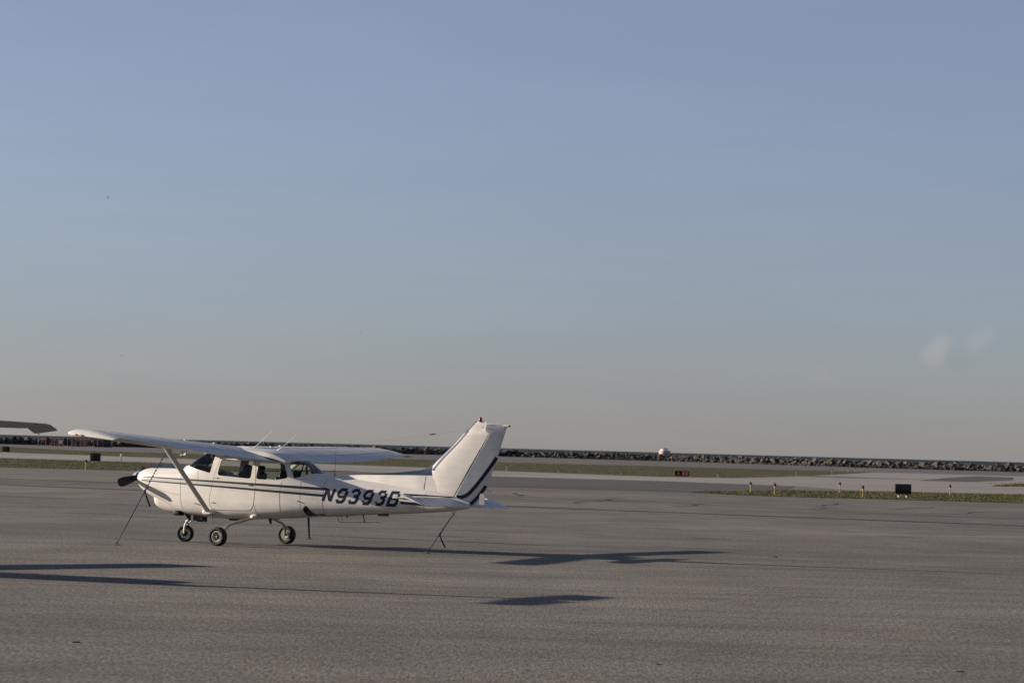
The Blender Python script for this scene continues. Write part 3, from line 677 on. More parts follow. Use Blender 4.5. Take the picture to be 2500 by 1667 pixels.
# cabin roof fairing between the wings
secs = []
for s in frange(-.86, 1.06, .08):
    x = (s+.81)/1.63; yy = naca(min(max(x, 0), 1))[0]*1.63
    top_ = max(TOP(s)+.004, 0); rr_ = []
    for k in range(17):
        t = .62*(1-2*k/16); hh = top_+.012-(abs(t)/.62)**3*.05
        if abs(t) > .40 and s > .8: hh -= (s-.8)*.15
        rr_.append(Lc(s, t*(1 if s < .7 else 1-(s-.7)*.25), min(hh, top_+.012)))
    for k in range(17):
        t = -.62*(1-2*k/16); rr_.append(Lc(s, t*(1 if s < .7 else 1-(s-.7)*.25), top_-.10-(abs(t)/.62)**2*.02))
    secs.append(rr_)
v, f = loft(secs); mesh_obj('roof_fairing', v, f, M_WING, plane)

# ------------------------------------------------------------------ tail
def foil_sym(x, th): return 5*th*(.2969*math.sqrt(x)-.1260*x-.3516*x*x+.2843*x**3-.1015*x**4)
HINGE = lambda h: 4.655+(h-1.13)*.590                          # s of the rudder hinge at height h
FLE = tab([(1.0, 4.05), (1.3, 4.05), (1.62, 4.06), (1.75, 4.16), (2.13, 4.57), (2.60, 5.06), (2.64, 5.12)])
def fin_sec(h, k=1.0, cap=0.):
    le, te = FLE(h)+cap, HINGE(h)-.012; le = min(le, te-.08); c = (te-le)/.72; th = (.115-.03*(h-1.2)/1.4)*k
    xs = [0, .008, .03, .06, .10, .13, .2, .3, .4, .5, .6, .68, .72]
    up = [Lc(le+x*c, foil_sym(x, th)*c, h) for x in xs]; lo = [Lc(le+x*c, -foil_sym(x, th)*c, h) for x in xs]
    return list(reversed(up))+lo[1:]
hs_ = frange(1.02, 2.40, .06); hsF = [(h, 1., 0) for h in hs_]
# above the horn line the fin stops at the rudder horn's front edge
def fin_sec_top(h, k):
    le, te = FLE(h), 5.285+(h-2.42)*.11; c = (te-le)/.72; th = .085*k*.9
    xs = [0, .008, .03, .06, .10, .13, .2, .3, .4, .5, .6, .68, .72]
    up = [Lc(le+x*c, foil_sym(x, th)*c, h) for x in xs]; lo = [Lc(le+x*c, -foil_sym(x, th)*c, h) for x in xs]
    return list(reversed(up))+lo[1:]
secs = [fin_sec(h) for h in hs_]+[fin_sec_top(h, k) for h, k in ((2.42, 1), (2.5, 1), (2.57, .95), (2.60, .7), (2.612, .3))]
v, f = loft(secs); nring = len(secs[0]); mi = []
for i in range(len(secs)-1):
    for j in range(nring):
        mi.append(1 if (7 <= j <= 16) and (i >= len(hs_) or hs_[i] > 1.61) else 0)
mi += [0, 0]
fin = mesh_obj('fin', v, f, M_WHITE, plane, mats=[M_WHITE, M_BLUE], mi=mi)
# dorsal fillet ahead of the fin
DT = tab([(1.93, 1.452), (2.2, 1.474), (2.6, 1.502), (3.06, 1.540), (3.61, 1.590), (3.92, 1.625), (4.06, 1.68), (4.2, 1.79), (4.38, 1.88)])
secs = []; mi = []
ss = frange(1.93, 4.38, .07)
for s in ss:
    tp = DT(s); k = min(1, (s-1.86)/1.2); q_ = max(0, (s-3.85)/.53); hw = .022+.050*k-.038*q_; b = .05+.050*k-.058*q_; hb_ = TOP(s)-.05
    bl = min(max(tp-(1.49+.020*(s-2.4)), .004), (tp-hb_)*.9)
    secs.append([Lc(s, b, hb_), Lc(s, hw+.010, hb_+(tp-hb_)*.35), Lc(s, hw, max(tp-bl, hb_+.01)), Lc(s, hw*.8, tp-bl*.35), Lc(s, hw*.35, tp), Lc(s, -hw*.35, tp), Lc(s, -hw*.8, tp-bl*.35), Lc(s, -hw, max(tp-bl, hb_+.01)), Lc(s, -hw-.010, hb_+(tp-hb_)*.35), Lc(s, -b, hb_)])
v, f = loft(secs)
for i in range(len(secs)-1):
    for j in range(10): mi.append(1 if 2 <= j <= 6 and ss[i] > 2.3 else 0)
mi += [0, 0]
mesh_obj('dorsal_fin', v, f, M_WHITE, plane, mats=[M_WHITE, M_BLUE], mi=mi, angle=50)
for sg in (1, -1):
    v, f = tube([Lc(4.03, sg*.058, 1.51), Lc(4.015, sg*.066, 1.38), Lc(4.00, sg*.080, 1.25)], .006, 5); mesh_obj('panel_seam', v, f, M_SEAM, plane)
# rudder, swung a few degrees to starboard about its hinge line
RDEF = R(11.5)
RTE = tab([(.90, 5.20), (1.0, 5.22), (1.28, 5.31), (1.51, 5.40), (2.04, 5.59), (2.45, 5.725), (2.57, 5.765)])
def rud_t(s, h):
    le = HINGE(h) if h < 2.42 else 5.30+(h-2.42)*.11; te = RTE(h); u = min(max((s-le)/max(te-le, .05), 0), 1)
    return (.036-.006*(h-1))*(1-u)**.9+.004
hinge_a = Vector(Lc(HINGE(1.13), 0, 1.13)); hinge_b = Vector(Lc(HINGE(2.3), 0, 2.3))
def swing(p):
    ax = (hinge_b-hinge_a).normalized(); q = Quaternion(ax, RDEF); return hinge_a+q @ (Vector(p)-hinge_a)
secs = []
for h in [.93, .97, 1.03, 1.1]+frange(1.16, 2.38, .06)+[2.405, 2.415, 2.5, 2.56, 2.575]:
    le = (HINGE(h)+.012 if h < 2.41 else 5.305+(h-2.41)*.11); te = RTE(h)
    if h < 1.1: le = 4.66+(1.1-h)*1.6
    kk = .4 if h > 2.57 else 1
    up = [(le+(te-le)*x) for x in (0, .02, .08, .2, .4, .6, .8, .95, 1)]
    ring = [swing(Lc(s, rud_t(s, h)*kk*(0.55 if i == 0 else 1), h)) for i, s in enumerate(up)]+[swing(Lc(s, -rud_t(s, h)*kk*(0.55 if s == up[0] else 1), h)) for s in reversed(up)]
    secs.append(ring)
v, f = loft(secs); rud = mesh_obj('rudder', v, f, M_WING, plane)
def rud_stripe(name, pts, w, m):
    for sg in (1, -1):
        v, f = ribbon(pts, w, sg, .0018, tf=rud_t, step=.04); v = [swing(p) for p in v]; mesh_obj(name, v, f, m, rud, smooth=False)
def trimTE(pts):   # keep the stripe on the rudder
    return [(min(s, RTE(h)-.015), h) for s, h in pts]
rud_stripe('navy_stripe', [(4.715, 1.125), (4.80, 1.122), (4.88, 1.145), (4.96, 1.195), (5.042, 1.275), (5.14, 1.39), (5.245, 1.52), (5.35, 1.655), (5.45, 1.789), (5.535, 1.915)], .072, M_NAVY)
rud_stripe('grey_stripe', [(4.77, 1.045), (4.87, 1.052), (4.95, 1.085), (5.065, 1.182), (5.16, 1.29), (5.253, 1.395), (5.345, 1.515), (5.40, 1.59)], .068, M_GREY)
rud_stripe('navy_stripe', [(4.90, .965), (4.95, .975), (5.01, 1.005), (5.08, 1.065), (5.14, 1.13), (5.20, 1.205), (5.257, 1.28), (5.31, 1.355)], .066, M_NAVY)
# two short ends of the stripes where they meet the trailing edge
v, f = tube([swing(Lc(5.62, 0, 2.535)), swing(Lc(5.70, 0, 2.535)), swing(Lc(5.79, 0, 2.53))], [.008, .024, .024], 10); mesh_obj('tail_light', v, f, M_WHITE, rud)
v, f = tube([swing(Lc(5.79, 0, 2.53)), swing(Lc(5.815, 0, 2.529))], [.022, .012], 10); mesh_obj('light_lens', v, f, M_BLACK, rud)
v, f = tube([swing(Lc(5.57, 0, 2.03)), swing(Lc(5.67, 0, 2.0))], .004, 5); mesh_obj('static_wick', v, f, M_SEAM, rud)
v, f = tube([swing(Lc(5.32, 0, 1.30)), swing(Lc(5.42, 0, 1.22))], .004, 5); mesh_obj('static_wick', v, f, M_SEAM, rud)
V, F = box(5.175, 5.275, -.012, .012, .985, 1.20); mesh_obj('trim_tab', [swing(p) for p in V], F, M_WHITE, rud)
# beacon on the fin top
secs = [[Lc(5.175+r_*math.cos(a*math.pi/8), r_*math.sin(a*math.pi/8), z) for a in range(16)] for z, r_ in ((2.60, .030), (2.62, .035), (2.65, .036), (2.68, .028), (2.695, .012))]
v, f = loft(secs); mesh_obj('beacon', v, f, M_RED, plane)
# whisker antenna
for sg in (1, -1):
    v, f = tube([Lc(5.27, .02*sg, 2.50), Lc(5.36-.0*sg, sg*.30, 2.478), Lc(5.52, sg*.42*(-1 if sg > 0 else 1)*(-1), 2.455)], [.007, .005, .003], 6); mesh_obj('whisker_antenna', v, f, M_ALU, plane)
v, f = tube([Lc(4.80, -.35, 2.425), Lc(4.95, -.02, 2.45)], [.010, .010], 6); mesh_obj('whisker_antenna', v, f, M_SEAM, plane)
# wire antenna from cabin roof to fin, with an insulator
v, f = tube([Lc(.95, 0, 1.86), Lc(2.6, 0, 2.14), Lc(4.1, 0, 2.335), Lc(4.80, 0, 2.415)], .0009, 5); wa = mesh_obj('wire_antenna', v, f, M_SEAM, plane)
v, f = tube([Lc(4.02, 0, 2.326), Lc(4.08, 0, 2.333), Lc(4.13, 0, 2.338), Lc(4.20, 0, 2.346)], [.003, .012, .012, .003], 8); mesh_obj('insulator', v, f, M_BLACK, wa)
# tailplane
STH = 1.065; DROOP = R(19)
def stab_le(t): return 3.94+.30*(t/1.72)
def elv_h(t): return 4.60
def stab_ring(t, k=1.):
    le, te = stab_le(t), elv_h(t)-.012; c = (te-le)/.60; xs = [0, .01, .04, .1, .2, .3, .4, .5, .6]
    return le, c, xs, k
for sg in (1, -1):
    st = empty('tailplane'); st.parent = plane
    secs = []
    for t in frange(.06, 1.50, .12)+[1.505, 1.60, 1.68, 1.715]:
        le, te = stab_le(t), elv_h(t)-.012
        if t > 1.501: te = 4.36+(1.72-t)*.15; le = stab_le(t)+(.05 if t > 1.7 else 0)
        c = (te-le)/.62; th = .095 if t < 1.5 else .085*(4.588-stab_le(t))/(te-le)*.75
        if t > 1.7: th *= .6
        xs = [0, .01, .04, .1, .2, .3, .4, .5, .62]
        ring = [Lc(le+x*c, sg*t, STH+foil_sym(x, th)*c*(.62 if t > 1.501 else 1)) for x in reversed(xs)]+[Lc(le+x*c, sg*t, STH-foil_sym(x, th)*c*(.62 if t > 1.501 else 1)) for x in xs[1:]]
        secs.append(ring)
    v, f = loft(secs); mesh_obj('stabilizer', v, f, M_WHITE, st)
    def dr(p):
        s, h = p[0]-4.60, p[2]-STH; c, n = math.cos(DROOP), math.sin(DROOP)
        return Vector((4.60+s*c+h*n*1, p[1], STH-s*n+h*c))
    secs = []; ts = frange(.13, 1.495, .034)
    for i, t in enumerate(ts):
        te = 5.03-.04*(t/1.7); d = .0042 if i % 2 else -.0010
        if t > 1.28 or t < .42: d = 0.
        if t < .42: te = 5.03-(.42-t)*.10
        xs = [0, .04, .15, .35, .6, .85, 1]
        tk = lambda x: .034*(1-x)**.85+.004
        ring = [dr(Lc(4.606+(te-4.606)*x, sg*t, STH+tk(x)*(1 if x > 0 else .6)+(d if 0 < x < 1 else 0))) for x in reversed(xs)]+[dr(Lc(4.606+(te-4.606)*x, sg*t, STH-tk(x)*(1 if x > 0 else .6))) for x in xs]
        secs.append(ring)
    v, f = loft(secs); mesh_obj('elevator', v, f, M_WING, st, angle=12)
    secs = []
    for t, k in ((1.497, 1), (1.62, 1), (1.695, .95), (1.722, .6), (1.728, .2)):
        le, te = 4.42, 4.99-(.02 if k < .9 else 0); xs = [0, .02, .08, .2, .35, .5, .7, .88, 1]
        ring = [dr(Lc(le+(te-le)*x, sg*t, STH+(foil_sym(min(x, .98), .075)*.6+.003)*k)) for x in reversed(xs)]+[dr(Lc(le+(te-le)*x, sg*t, STH-(foil_sym(min(x, .98), .075)*.6+.003)*k)) for x in xs]
        secs.append(ring)
    v, f = loft(secs); mesh_obj('elevator_horn', v, f, M_WHITE, st)
    v, f = tube([dr(Lc(4.97, sg*.9, STH)), dr(Lc(5.06, sg*.9, STH-.01))], .004, 5); mesh_obj('static_wick', v, f, M_SEAM, st)
# tail tie-down ring, tail cone tip
v, f = tube([Lc(4.63, 0, .86), Lc(4.63, 0, .80), Lc(4.66, 0, .78), Lc(4.68, 0, .81), Lc(4.68, 0, .87)], .008, 6); mesh_obj('tie_down_ring', v, f, M_STEEL, plane)

# ------------------------------------------------------------------ aerials on roof and belly
def whip(a, b):
    v, f = tube([Lc(a[0]-.03, 0, a[1]-.012), Lc(a[0]+.02, 0, a[1]+.03), Lc(a[0]+(b[0]-a[0])*.2, 0, a[1]+(b[1]-a[1])*.2), Lc(a[0]+(b[0]-a[0])*.6, 0, a[1]+(b[1]-a[1])*.6), Lc(b[0], 0, b[1])], [.034, .020, .008, .0045, .002], 8); mesh_obj('whip_antenna', v, f, M_WHITE, plane)
whip((-.11, 1.925), (.39, 2.345)); whip((.54, 1.925), (.95, 2.26))
v, f = tube([Lc(1.89, 0, 1.44), Lc(1.89, 0, 1.51), Lc(1.895, 0, 1.97)], [.014, .006, .0022], 6); mesh_obj('wire_aerial', v, f, M_BLACK, plane)
v, f = tube([Lc(2.06, .1, .66), Lc(2.075, .1, .58), Lc(2.12, .1, .535), Lc(2.2, .1, .532), Lc(2.72, .1, .555), Lc(3.06, .1, .570)], .005, 6); sl = mesh_obj('belly_antenna', v, f, M_BLACK, plane)
v, f = tube([Lc(2.655, .1, .70), Lc(2.69, .1, .545)], .010, 6); mesh_obj('antenna_post', v, f, M_BLACK, sl)
v, f = tube([Lc(2.14, .1, .66), Lc(2.19, .1, .535)], .004, 6); mesh_obj('antenna_post', v, f, M_BLACK, sl)
v, f = tube([Lc(2.28, .1, .68), Lc(2.28, .1, .625)], .013, 8); mesh_obj('drain_mast', v, f, M_BLACK, plane)
bevel_box('belly_beacon_housing', 2.98, 3.20, -.10, -.02, .69, .75, M_SEAM, plane, .012)
V, F = loft([[Lc(.44, .14, .55), Lc(.52, .14, .55), Lc(.51, .145, .44), Lc(.485, .145, .44)], [Lc(.44, .11, .55), Lc(.52, .11, .55), Lc(.51, .115, .44), Lc(.485, .115, .44)]]); mesh_obj('belly_antenna_fin', V, F, M_SEAM, plane, smooth=False)
bevel_box('belly_drain_cover', -.42, -.22, -.28, -.12, .478, .53, M_SEAM, plane, .012)
v, f = tube([Lc(-.68, .50, .58), Lc(-.62, .58, .46), Lc(-.54, .66, .37)], [.012, .007, .006], 6); mesh_obj('boarding_step_rod', v, f, M_BLACK, plane)

# ------------------------------------------------------------------ landing gear
def lathe_y(prof, n=36):      # profile (radius, y) about the y axis
    V, F = [], []
    for r_, y in prof:
        for k in range(n): a = 2*math.pi*k/n; V.append((r_*math.cos(a), y, r_*math.sin(a)))
    for i in range(len(prof)-1):
        for k in range(n): F.append((i*n+k, i*n+(k+1) % n, (i+1)*n+(k+1) % n, (i+1)*n+k))
    return V, F
def wheel(name, loc, r_, wd, parent, turn=0., out=-1):
    e = empty(name, loc, (0, 0, turn)); e.parent = parent
    h = wd/2; rr_ = r_*.56
    prof = [(rr_, -h*.62), (rr_*1.08, -h*.86), (r_*.80, -h), (r_*.90, -h*.96), (r_*.965, -h*.74), (r_*.99, -h*.42), (r_, 0), (r_*.99, h*.42), (r_*.965, h*.74), (r_*.90, h*.96), (r_*.80, h), (rr_*1.08, h*.86), (rr_, h*.62), (rr_, -h*.62)]
    V, F = lathe_y(prof)
    # flat where it meets the ground
    V = [(x, y*(1+.10*max(0, (-z-r_*.90)/(r_*.1))), max(z, -r_*.965)) for x, y, z in V]
    mesh_obj('tyre', V, F, M_RUB, e, angle=50)
    pr = [(rr_*1.02, -h*.60), (rr_*1.0, -h*.80), (rr_*.93, -h*.82), (rr_*.88, -h*.62), (rr_*.86, -h*.45), (rr_*.14, -h*.42), (rr_*.13, -h*.72), (rr_*.09, -h*.76), (.004, -h*.76)]
    pr2 = [(a, -b) for a, b in reversed(pr)]
    V, F = lathe_y(pr+pr2, 32); mesh_obj('rim', V, F, M_IVORY, e)
    # dark recesses between the rim's lugs
    for sgn in (-1, 1):
        VV, FF = [], []
        for k in range(9):
            a = 2*math.pi*k/9; cx_, cz = rr_*.58*math.cos(a), rr_*.58*math.sin(a); q = []
            sec = [[(cx_+rr_*.155*math.cos(b*math.pi/5), sgn*y, cz+rr_*.155*math.sin(b*math.pi/5)) for b in range(10)] for y in (h*.40, h*.47)]
            VV, FF = merge((VV, FF), loft(sec))
        mesh_obj('rim_hole', VV, FF, M_BLACK, e)
        sec = [[(rr_*.43*math.cos(b*math.pi/8), sgn*y, rr_*.43*math.sin(b*math.pi/8)) for b in range(16)] for y in (h*.44, h*.60)]
        v, f = loft(sec); mesh_obj('hub', v, f, M_BLACK, e)
    return e
gear = {}
for sg in (1, -1):
    g = empty('main_gear'); g.parent = plane; zt = -.025*sg
    pts = [Lc(.26, sg*.20, .60), Lc(.20, sg*.42, .545+zt*.2), Lc(.15, sg*.62, .50+zt*.4), Lc(.11, sg*.86, .455+zt*.6), Lc(.075, sg*1.02, .405+zt*.8), Lc(.045, sg*1.12, .33+zt), Lc(.02, sg*1.165, .24+zt), Lc(.005, sg*1.18, .19+zt)]
    v, f = tube(pts, [.036, .034, .032, .030, .028, .026, .025, .025], 12); mesh_obj('gear_leg', v, f, M_ALU, g)
    v, f = tube([Lc(0, sg*1.16, .186+zt), Lc(0, sg*1.28, .186+zt)], .022, 10); mesh_obj('axle', v, f, M_STEEL, g)
    v, f = loft([[Lc(.0+.085*math.cos(a*math.pi/12), sg*y, .186+zt+.085*math.sin(a*math.pi/12)) for a in range(24)] for y in (1.205, 1.218)]); mesh_obj('brake_disc', v, f, M_STEEL, g)
    bevel_box('brake_caliper', .02, .10, -sg*1.205-.03, -sg*1.205+.03, .12+zt, .22+zt, M_IVORY, g, .01)
    w = wheel('wheel', Lc(0, sg*1.275, .186+zt), .192, .155, g)
    v, f = tube([Lc(.22, sg*.40, .555), Lc(.30, sg*.44, .575), Lc(.36, sg*.43, .60)], [.05, .055, .03], 10); mesh_obj('gear_fairing', v, f, M_WHITE, g)
ng = empty('nose_gear'); ng.parent = plane
v, f = tube([Lc(-1.56, 0, .62), Lc(-1.585, 0, .47), Lc(-1.61, 0, .41)], [.034, .032, .030], 12); mesh_obj('oleo_strut', v, f, M_STEEL, ng)
v, f = tube([Lc(-1.612, 0, .44), Lc(-1.625, 0, .385)], [.042, .042], 12); mesh_obj('strut_collar', v, f, M_IVORY, ng)
tn = R(-14)
for sgn in (1, -1):
    def rot(s, t, h): s0, t0 = s+1.66, t; return Lc(-1.66+s0*math.cos(tn)-t0*math.sin(tn), s0*math.sin(tn)+t0*math.cos(tn), h)
    v, f = tube([rot(-1.625, .0, .405), rot(-1.632, .06*sgn, .385), rot(-1.648, .088*sgn, .32), rot(-1.66, .090*sgn, .172)], [.026, .026, .022, .020], 10); mesh_obj('fork_arm', v, f, M_IVORY, ng)
v, f = tube([rot(-1.66, -.10, .172), rot(-1.66, .10, .172)], .014, 8); mesh_obj('axle', v, f, M_STEEL, ng)
wheel('wheel', Lc(-1.66, 0, .170), .176, .125, ng, turn=-tn)
v, f = tube([Lc(-1.57, .03, .50), Lc(-1.50, .03, .44), Lc(-1.575, .02, .395)], .012, 6); mesh_obj('torque_link', v, f, M_IVORY, ng)
v, f = tube([Lc(-1.47, .05, .58), Lc(-1.43, .05, .52), Lc(-1.45, .05, .44), Lc(-1.50, .05, .42)], .007, 6); mesh_obj('brake_hose', v, f, M_BLACK, ng)
bevel_box('gear_door', -1.42, -1.18, .05, .075, .42, .58, M_SEAM, ng, .006)
bevel_box('gear_door', -1.42, -1.18, -.10, -.075, .44, .58, M_SEAM, ng, .006)

# ------------------------------------------------------------------ tie-down ropes
def rope(name, label, top, ground, knot_u, loose, chain=False):
    e = empty(name, (ground[0], ground[1], 0)); tag(e, label, 'rope', None)
    o = Vector((ground[0], ground[1], 0)); top = Vector(top)-o; g = Vector((0, 0, .03))
    k = g.lerp(top, knot_u)
    v, f = tube([g, g.lerp(k, .5)+Vector((0, 0, -.01)), k], [.014, .022, .017], 6, flat=(1.3, .6)); mesh_obj('strap', v, f, M_ROPE, e)
    n = 14; VV, FF = [], []
    for i in range(n):
        a, b = k.lerp(top, i/n), k.lerp(top, (i+.92)/n); v, f = tube([a, a.lerp(b, .5), b], [.008, .019 if i % 2 else .014, .008], 6); VV, FF = merge((VV, FF), (v, f))
    mesh_obj('chain', VV, FF, M_CHAIN, e)
    v, f = tube([k+Vector((-.03, 0, -.05)), k, k+Vector((.03, 0, .05))], [.012, .03, .012], 8); mesh_obj('knot', v, f, M_CHAIN, e)
    rg = [k+(top-k).normalized()*.10+Vector((.028*math.cos(a), .0, .04*math.sin(a))) for a in [i*math.pi/5 for i in range(11)]]
    v, f = tube(rg, .006, 6); mesh_obj('hook', v, f, M_STEEL, e)
    if loose:
        v, f = tube([k, k+Vector((.05, -.01, -.12)), k+Vector((.12, -.02, -loose))], [.010, .018, .016], 6); mesh_obj('loose_end', v, f, M_ROPE, e)
    rg = [Vector((.032*math.cos(a), 0, .024+.024*math.sin(a))) for a in [i*math.pi/6 for i in range(13)]]
    v, f = tube(rg, .009, 6); mesh_obj('anchor_ring', v, f, M_STEEL, e)
    v, f = loft([[(r_*math.cos(a*math.pi/8), r_*.9*math.sin(a*math.pi/8), z) for a in range(16)] for z, r_ in ((.0, .085), (.008, .075))]); mesh_obj('anchor_plate', v, f, M_SEAL, e)
rope('tie_down_rope', 'blue tie-down strap slanting from the near wing strut past the cowling', Wp(-.42, 2.60, 1.79), (-7.64, 56.31), .57, .30)
rope('tie_down_rope', 'tie-down strap with loose blue end hanging under the tail cone', Wp(4.66, 0, .80), (-1.55, 56.23), .46, .26)
rope('tie_down_rope', 'straight blue tie-down strap standing beyond the belly under the far wing', Wp(-.42, -2.58, 1.78), (-4.31, 62.72), .92, 0)

# ------------------------------------------------------------------ the T-tailed airplane parked to the left
A2 = R(28.0)
tp = empty('t_tail_airplane', (-11.89, 43.95, 0), (-R(1.1), 0, -A2))
tag(tp, 'white low-wing T-tail light airplane parked next to the striped high-wing one', 'airplane')
T2 = tab([(-2.2, 1.15), (-2.1, 1.25), (-1.5, 1.33), (-1.0, 1.36), (-.6, 1.60), (-.2, 1.74), (.6, 1.76), (1.2, 1.66), (1.9, 1.36), (3.0, 1.22), (4.3, 1.08)])
B2 = tab([(-2.2, .85), (-2.1, .75), (-1.5, .62), (-.8, .56), (.8, .56), (2.0, .68), (3.4, .84), (4.3, .95)])
W2 = tab([(-2.2, .18), (-2.1, .32), (-1.4, .45), (-.5, .50), (.8, .50), (1.9, .36), (3.0, .24), (4.3, .05)])
secs = []
for s in frange(-2.2, 4.3, .1):
    m = .5*(T2(s)+B2(s))-.05; ring = []
    for k in range(40):
        a = 2*math.pi*k/40; c, sn = math.cos(a), math.sin(a); n = 2.6
        ring.append(Lc(s, W2(s)*math.copysign(abs(c)**(2/n), c), m+((T2(s)-m) if sn > 0 else (m-B2(s)))*math.copysign(abs(sn)**(2/n), sn)))
    secs.append(ring)
v, f = loft(secs); mesh_obj('fuselage', v, f, M_WHITE, tp)
def t2t(s, h):
    m = .5*(T2(s)+B2(s))-.05; q = min(abs(h-m)/max((T2(s)-m) if h > m else (m-B2(s)), 1e-3), 1); return W2(s)*(1-q**2.6)**(1/2.6)
for sg in (1, -1):
    for s0, s1 in ((-.45, .25), (.33, .85), (.92, 1.4)):
        up_ = [(s0, min(1.62, T2(s0)-.06)), (s1, min(1.62, T2(s1)-.07))]; band('cabin_window', up_, [(s0, 1.36), (s1, 1.36)], mat('dark_window', (.02, .025, .025), .06, .7), tp, .004, sg, tf=t2t)
    w = empty('wing'); w.parent = tp; secs = []
    for t in frange(.3, 5.25, .45)+[5.33, 5.38]:
        le = -1.55+.02*t; te = .05-.11*max(0, t-1.2)*.6; k = 1 if t < 5.3 else (.8 if t < 5.35 else .3); hz = .74+.121*t; c = te-le
        xs = [0, .01, .04, .1, .2, .35, .5, .7, .85, 1]
        secs.append([Lc(le+x*c, sg*t, hz+naca(x, .14)[0]*c*k) for x in reversed(xs)]+[Lc(le+x*c, sg*t, hz+naca(x, .14)[1]*c*k) for x in xs[1:-1]])
    v, f = loft(secs); mesh_obj('wing_panel', v, f, M_WHITE, w)
    v, f = tube([Lc(-.2, sg*1.6, .88), Lc(-.2, sg*1.62, .22)], .035, 10); mesh_obj('gear_leg', v, f, M_ALU, tp)
    wheel('wheel', Lc(-.2, sg*1.62, .19+(-.03 if sg > 0 else .03)), .19, .15, tp)
v, f = tube([Lc(-1.75, 0, .75), Lc(-1.85, 0, .2)], .035, 10); mesh_obj('nose_gear_leg', v, f, M_ALU, tp)
wheel('wheel', Lc(-1.86, 0, .17), .17, .12, tp)
v, f = loft([[Lc(-2.44+.25*u, (.15*math.sqrt(max(1-(1-u)**1.8, 0))+.003)*math.cos(a*math.pi/10), 1.0+(.15*math.sqrt(max(1-(1-u)**1.8, 0))+.003)*math.sin(a*math.pi/10)) for a in range(20)] for u in [i/8 for i in range(9)]]); mesh_obj('spinner', v, f, M_WHITE, tp)
for sg in (1, -1):
    v, f = loft([[Lc(-2.28+.02*math.cos(a*math.pi/5), sg*.07*math.sin(a*math.pi/5)*k, 1.0+sg*r_) for a in range(10)] for r_, k in ((.08, .7), (.4, 1), (.8, .9), (.93, .4))]); mesh_obj('propeller_blade', v, f, M_BLACK, tp)
SH = 2.24
def tilt(p): return Vector((p[0], p[1], p[2]+(p[0]-4.3)*.11))
secs = []
for h in frange(1.0, 2.24, .1):
    u = (h-1.0)/1.26; le = 2.95+1.18*u; te = 4.30+.30*u; c = te-le; xs = [0, .01, .04, .1, .25, .45, .7, .9, 1]
    secs.append([Lc(le+x*c, foil_sym(x, .085)*c, h) for x in reversed(xs)]+[Lc(le+x*c, -foil_sym(x, .085)*c, h) for x in xs[1:-1]])
v, f = loft(secs); mesh_obj('fin', v, f, M_WHITE, tp)
for sg in (1, -1):
    st = empty('stabilizer'); st.parent = tp; secs = []
    for t in frange(.0, 1.45, .29)+[1.60, 1.64]:
        le, te = 4.14+.10*t, 4.64; k = 1 if t < 1.5 else (.7 if t < 1.62 else .3); c = te-le; xs = [0, .01, .04, .1, .2, .4, .6, .8, 1]
        if t > 1.5: c = .62*c
        secs.append([Lc(le+x*c, sg*t, SH+foil_sym(x*.92, .10)*c*k) for x in reversed(xs)]+[Lc(le+x*c, sg*t, SH-foil_sym(x*.92, .10)*c*k) for x in xs[1:-1]])
    v, f = loft(secs); mesh_obj('stabilizer_panel', [tilt(q) for q in v], f, M_WING, st)
    dd = R(-2); secs = []
    for t, le, te in ((.16, 4.65, 4.86), (.6, 4.65, 4.86), (1.44, 4.65, 4.84)):
        xs = [0, .1, .4, .7, 1]; tk = lambda x: .022*(1-x)+.003
        secs.append([Lc(le+(te-le)*x*math.cos(dd), sg*t, SH+tk(x)-(te-le)*x*math.sin(dd)) for x in reversed(xs)]+[Lc(le+(te-le)*x*math.cos(dd), sg*t, SH-tk(x)-(te-le)*x*math.sin(dd)) for x in xs])
    v, f = loft(secs); mesh_obj('elevator', [tilt(q) for q in v], f, M_WING, st)
    secs = []
    for t, k in ((1.45, 1), (1.62, 1), (1.655, .5)):
        le, te = 4.44, 4.87; xs = [0, .1, .3, .6, .85, 1]; tk = lambda x: (.024*(1-x)+.003)*k*(.5 if x == 0 else 1)
        f_ = lambda x: SH+.015+.045*x-(t-1.45)*.42
        secs.append([Lc(le+(te-le)*x, sg*t, f_(x)+tk(x)) for x in reversed(xs)]+[Lc(le+(te-le)*x, sg*t, f_(x)-tk(x)) for x in xs])
    v, f = loft(secs); mesh_obj('elevator_horn', v, f, M_WHITE, st)
    for t in (1.5, 1.1):
        v, f = tube([Lc(4.84, sg*t, SH+(.055 if t < 1.4 else .03)), Lc(4.97, sg*t+.02, SH+(.04 if t < 1.4 else .0))], .004, 5); mesh_obj('static_wick', v, f, M_SEAM, st)
v, f = tube([Lc(4.05, 0, 2.24), Lc(4.2, 0, 2.26), Lc(4.6, 0, 2.28), Lc(4.75, 0, 2.29)], [.02, .055, .05, .01], 10); mesh_obj('fin_cap', v, f, M_WHITE, tp)

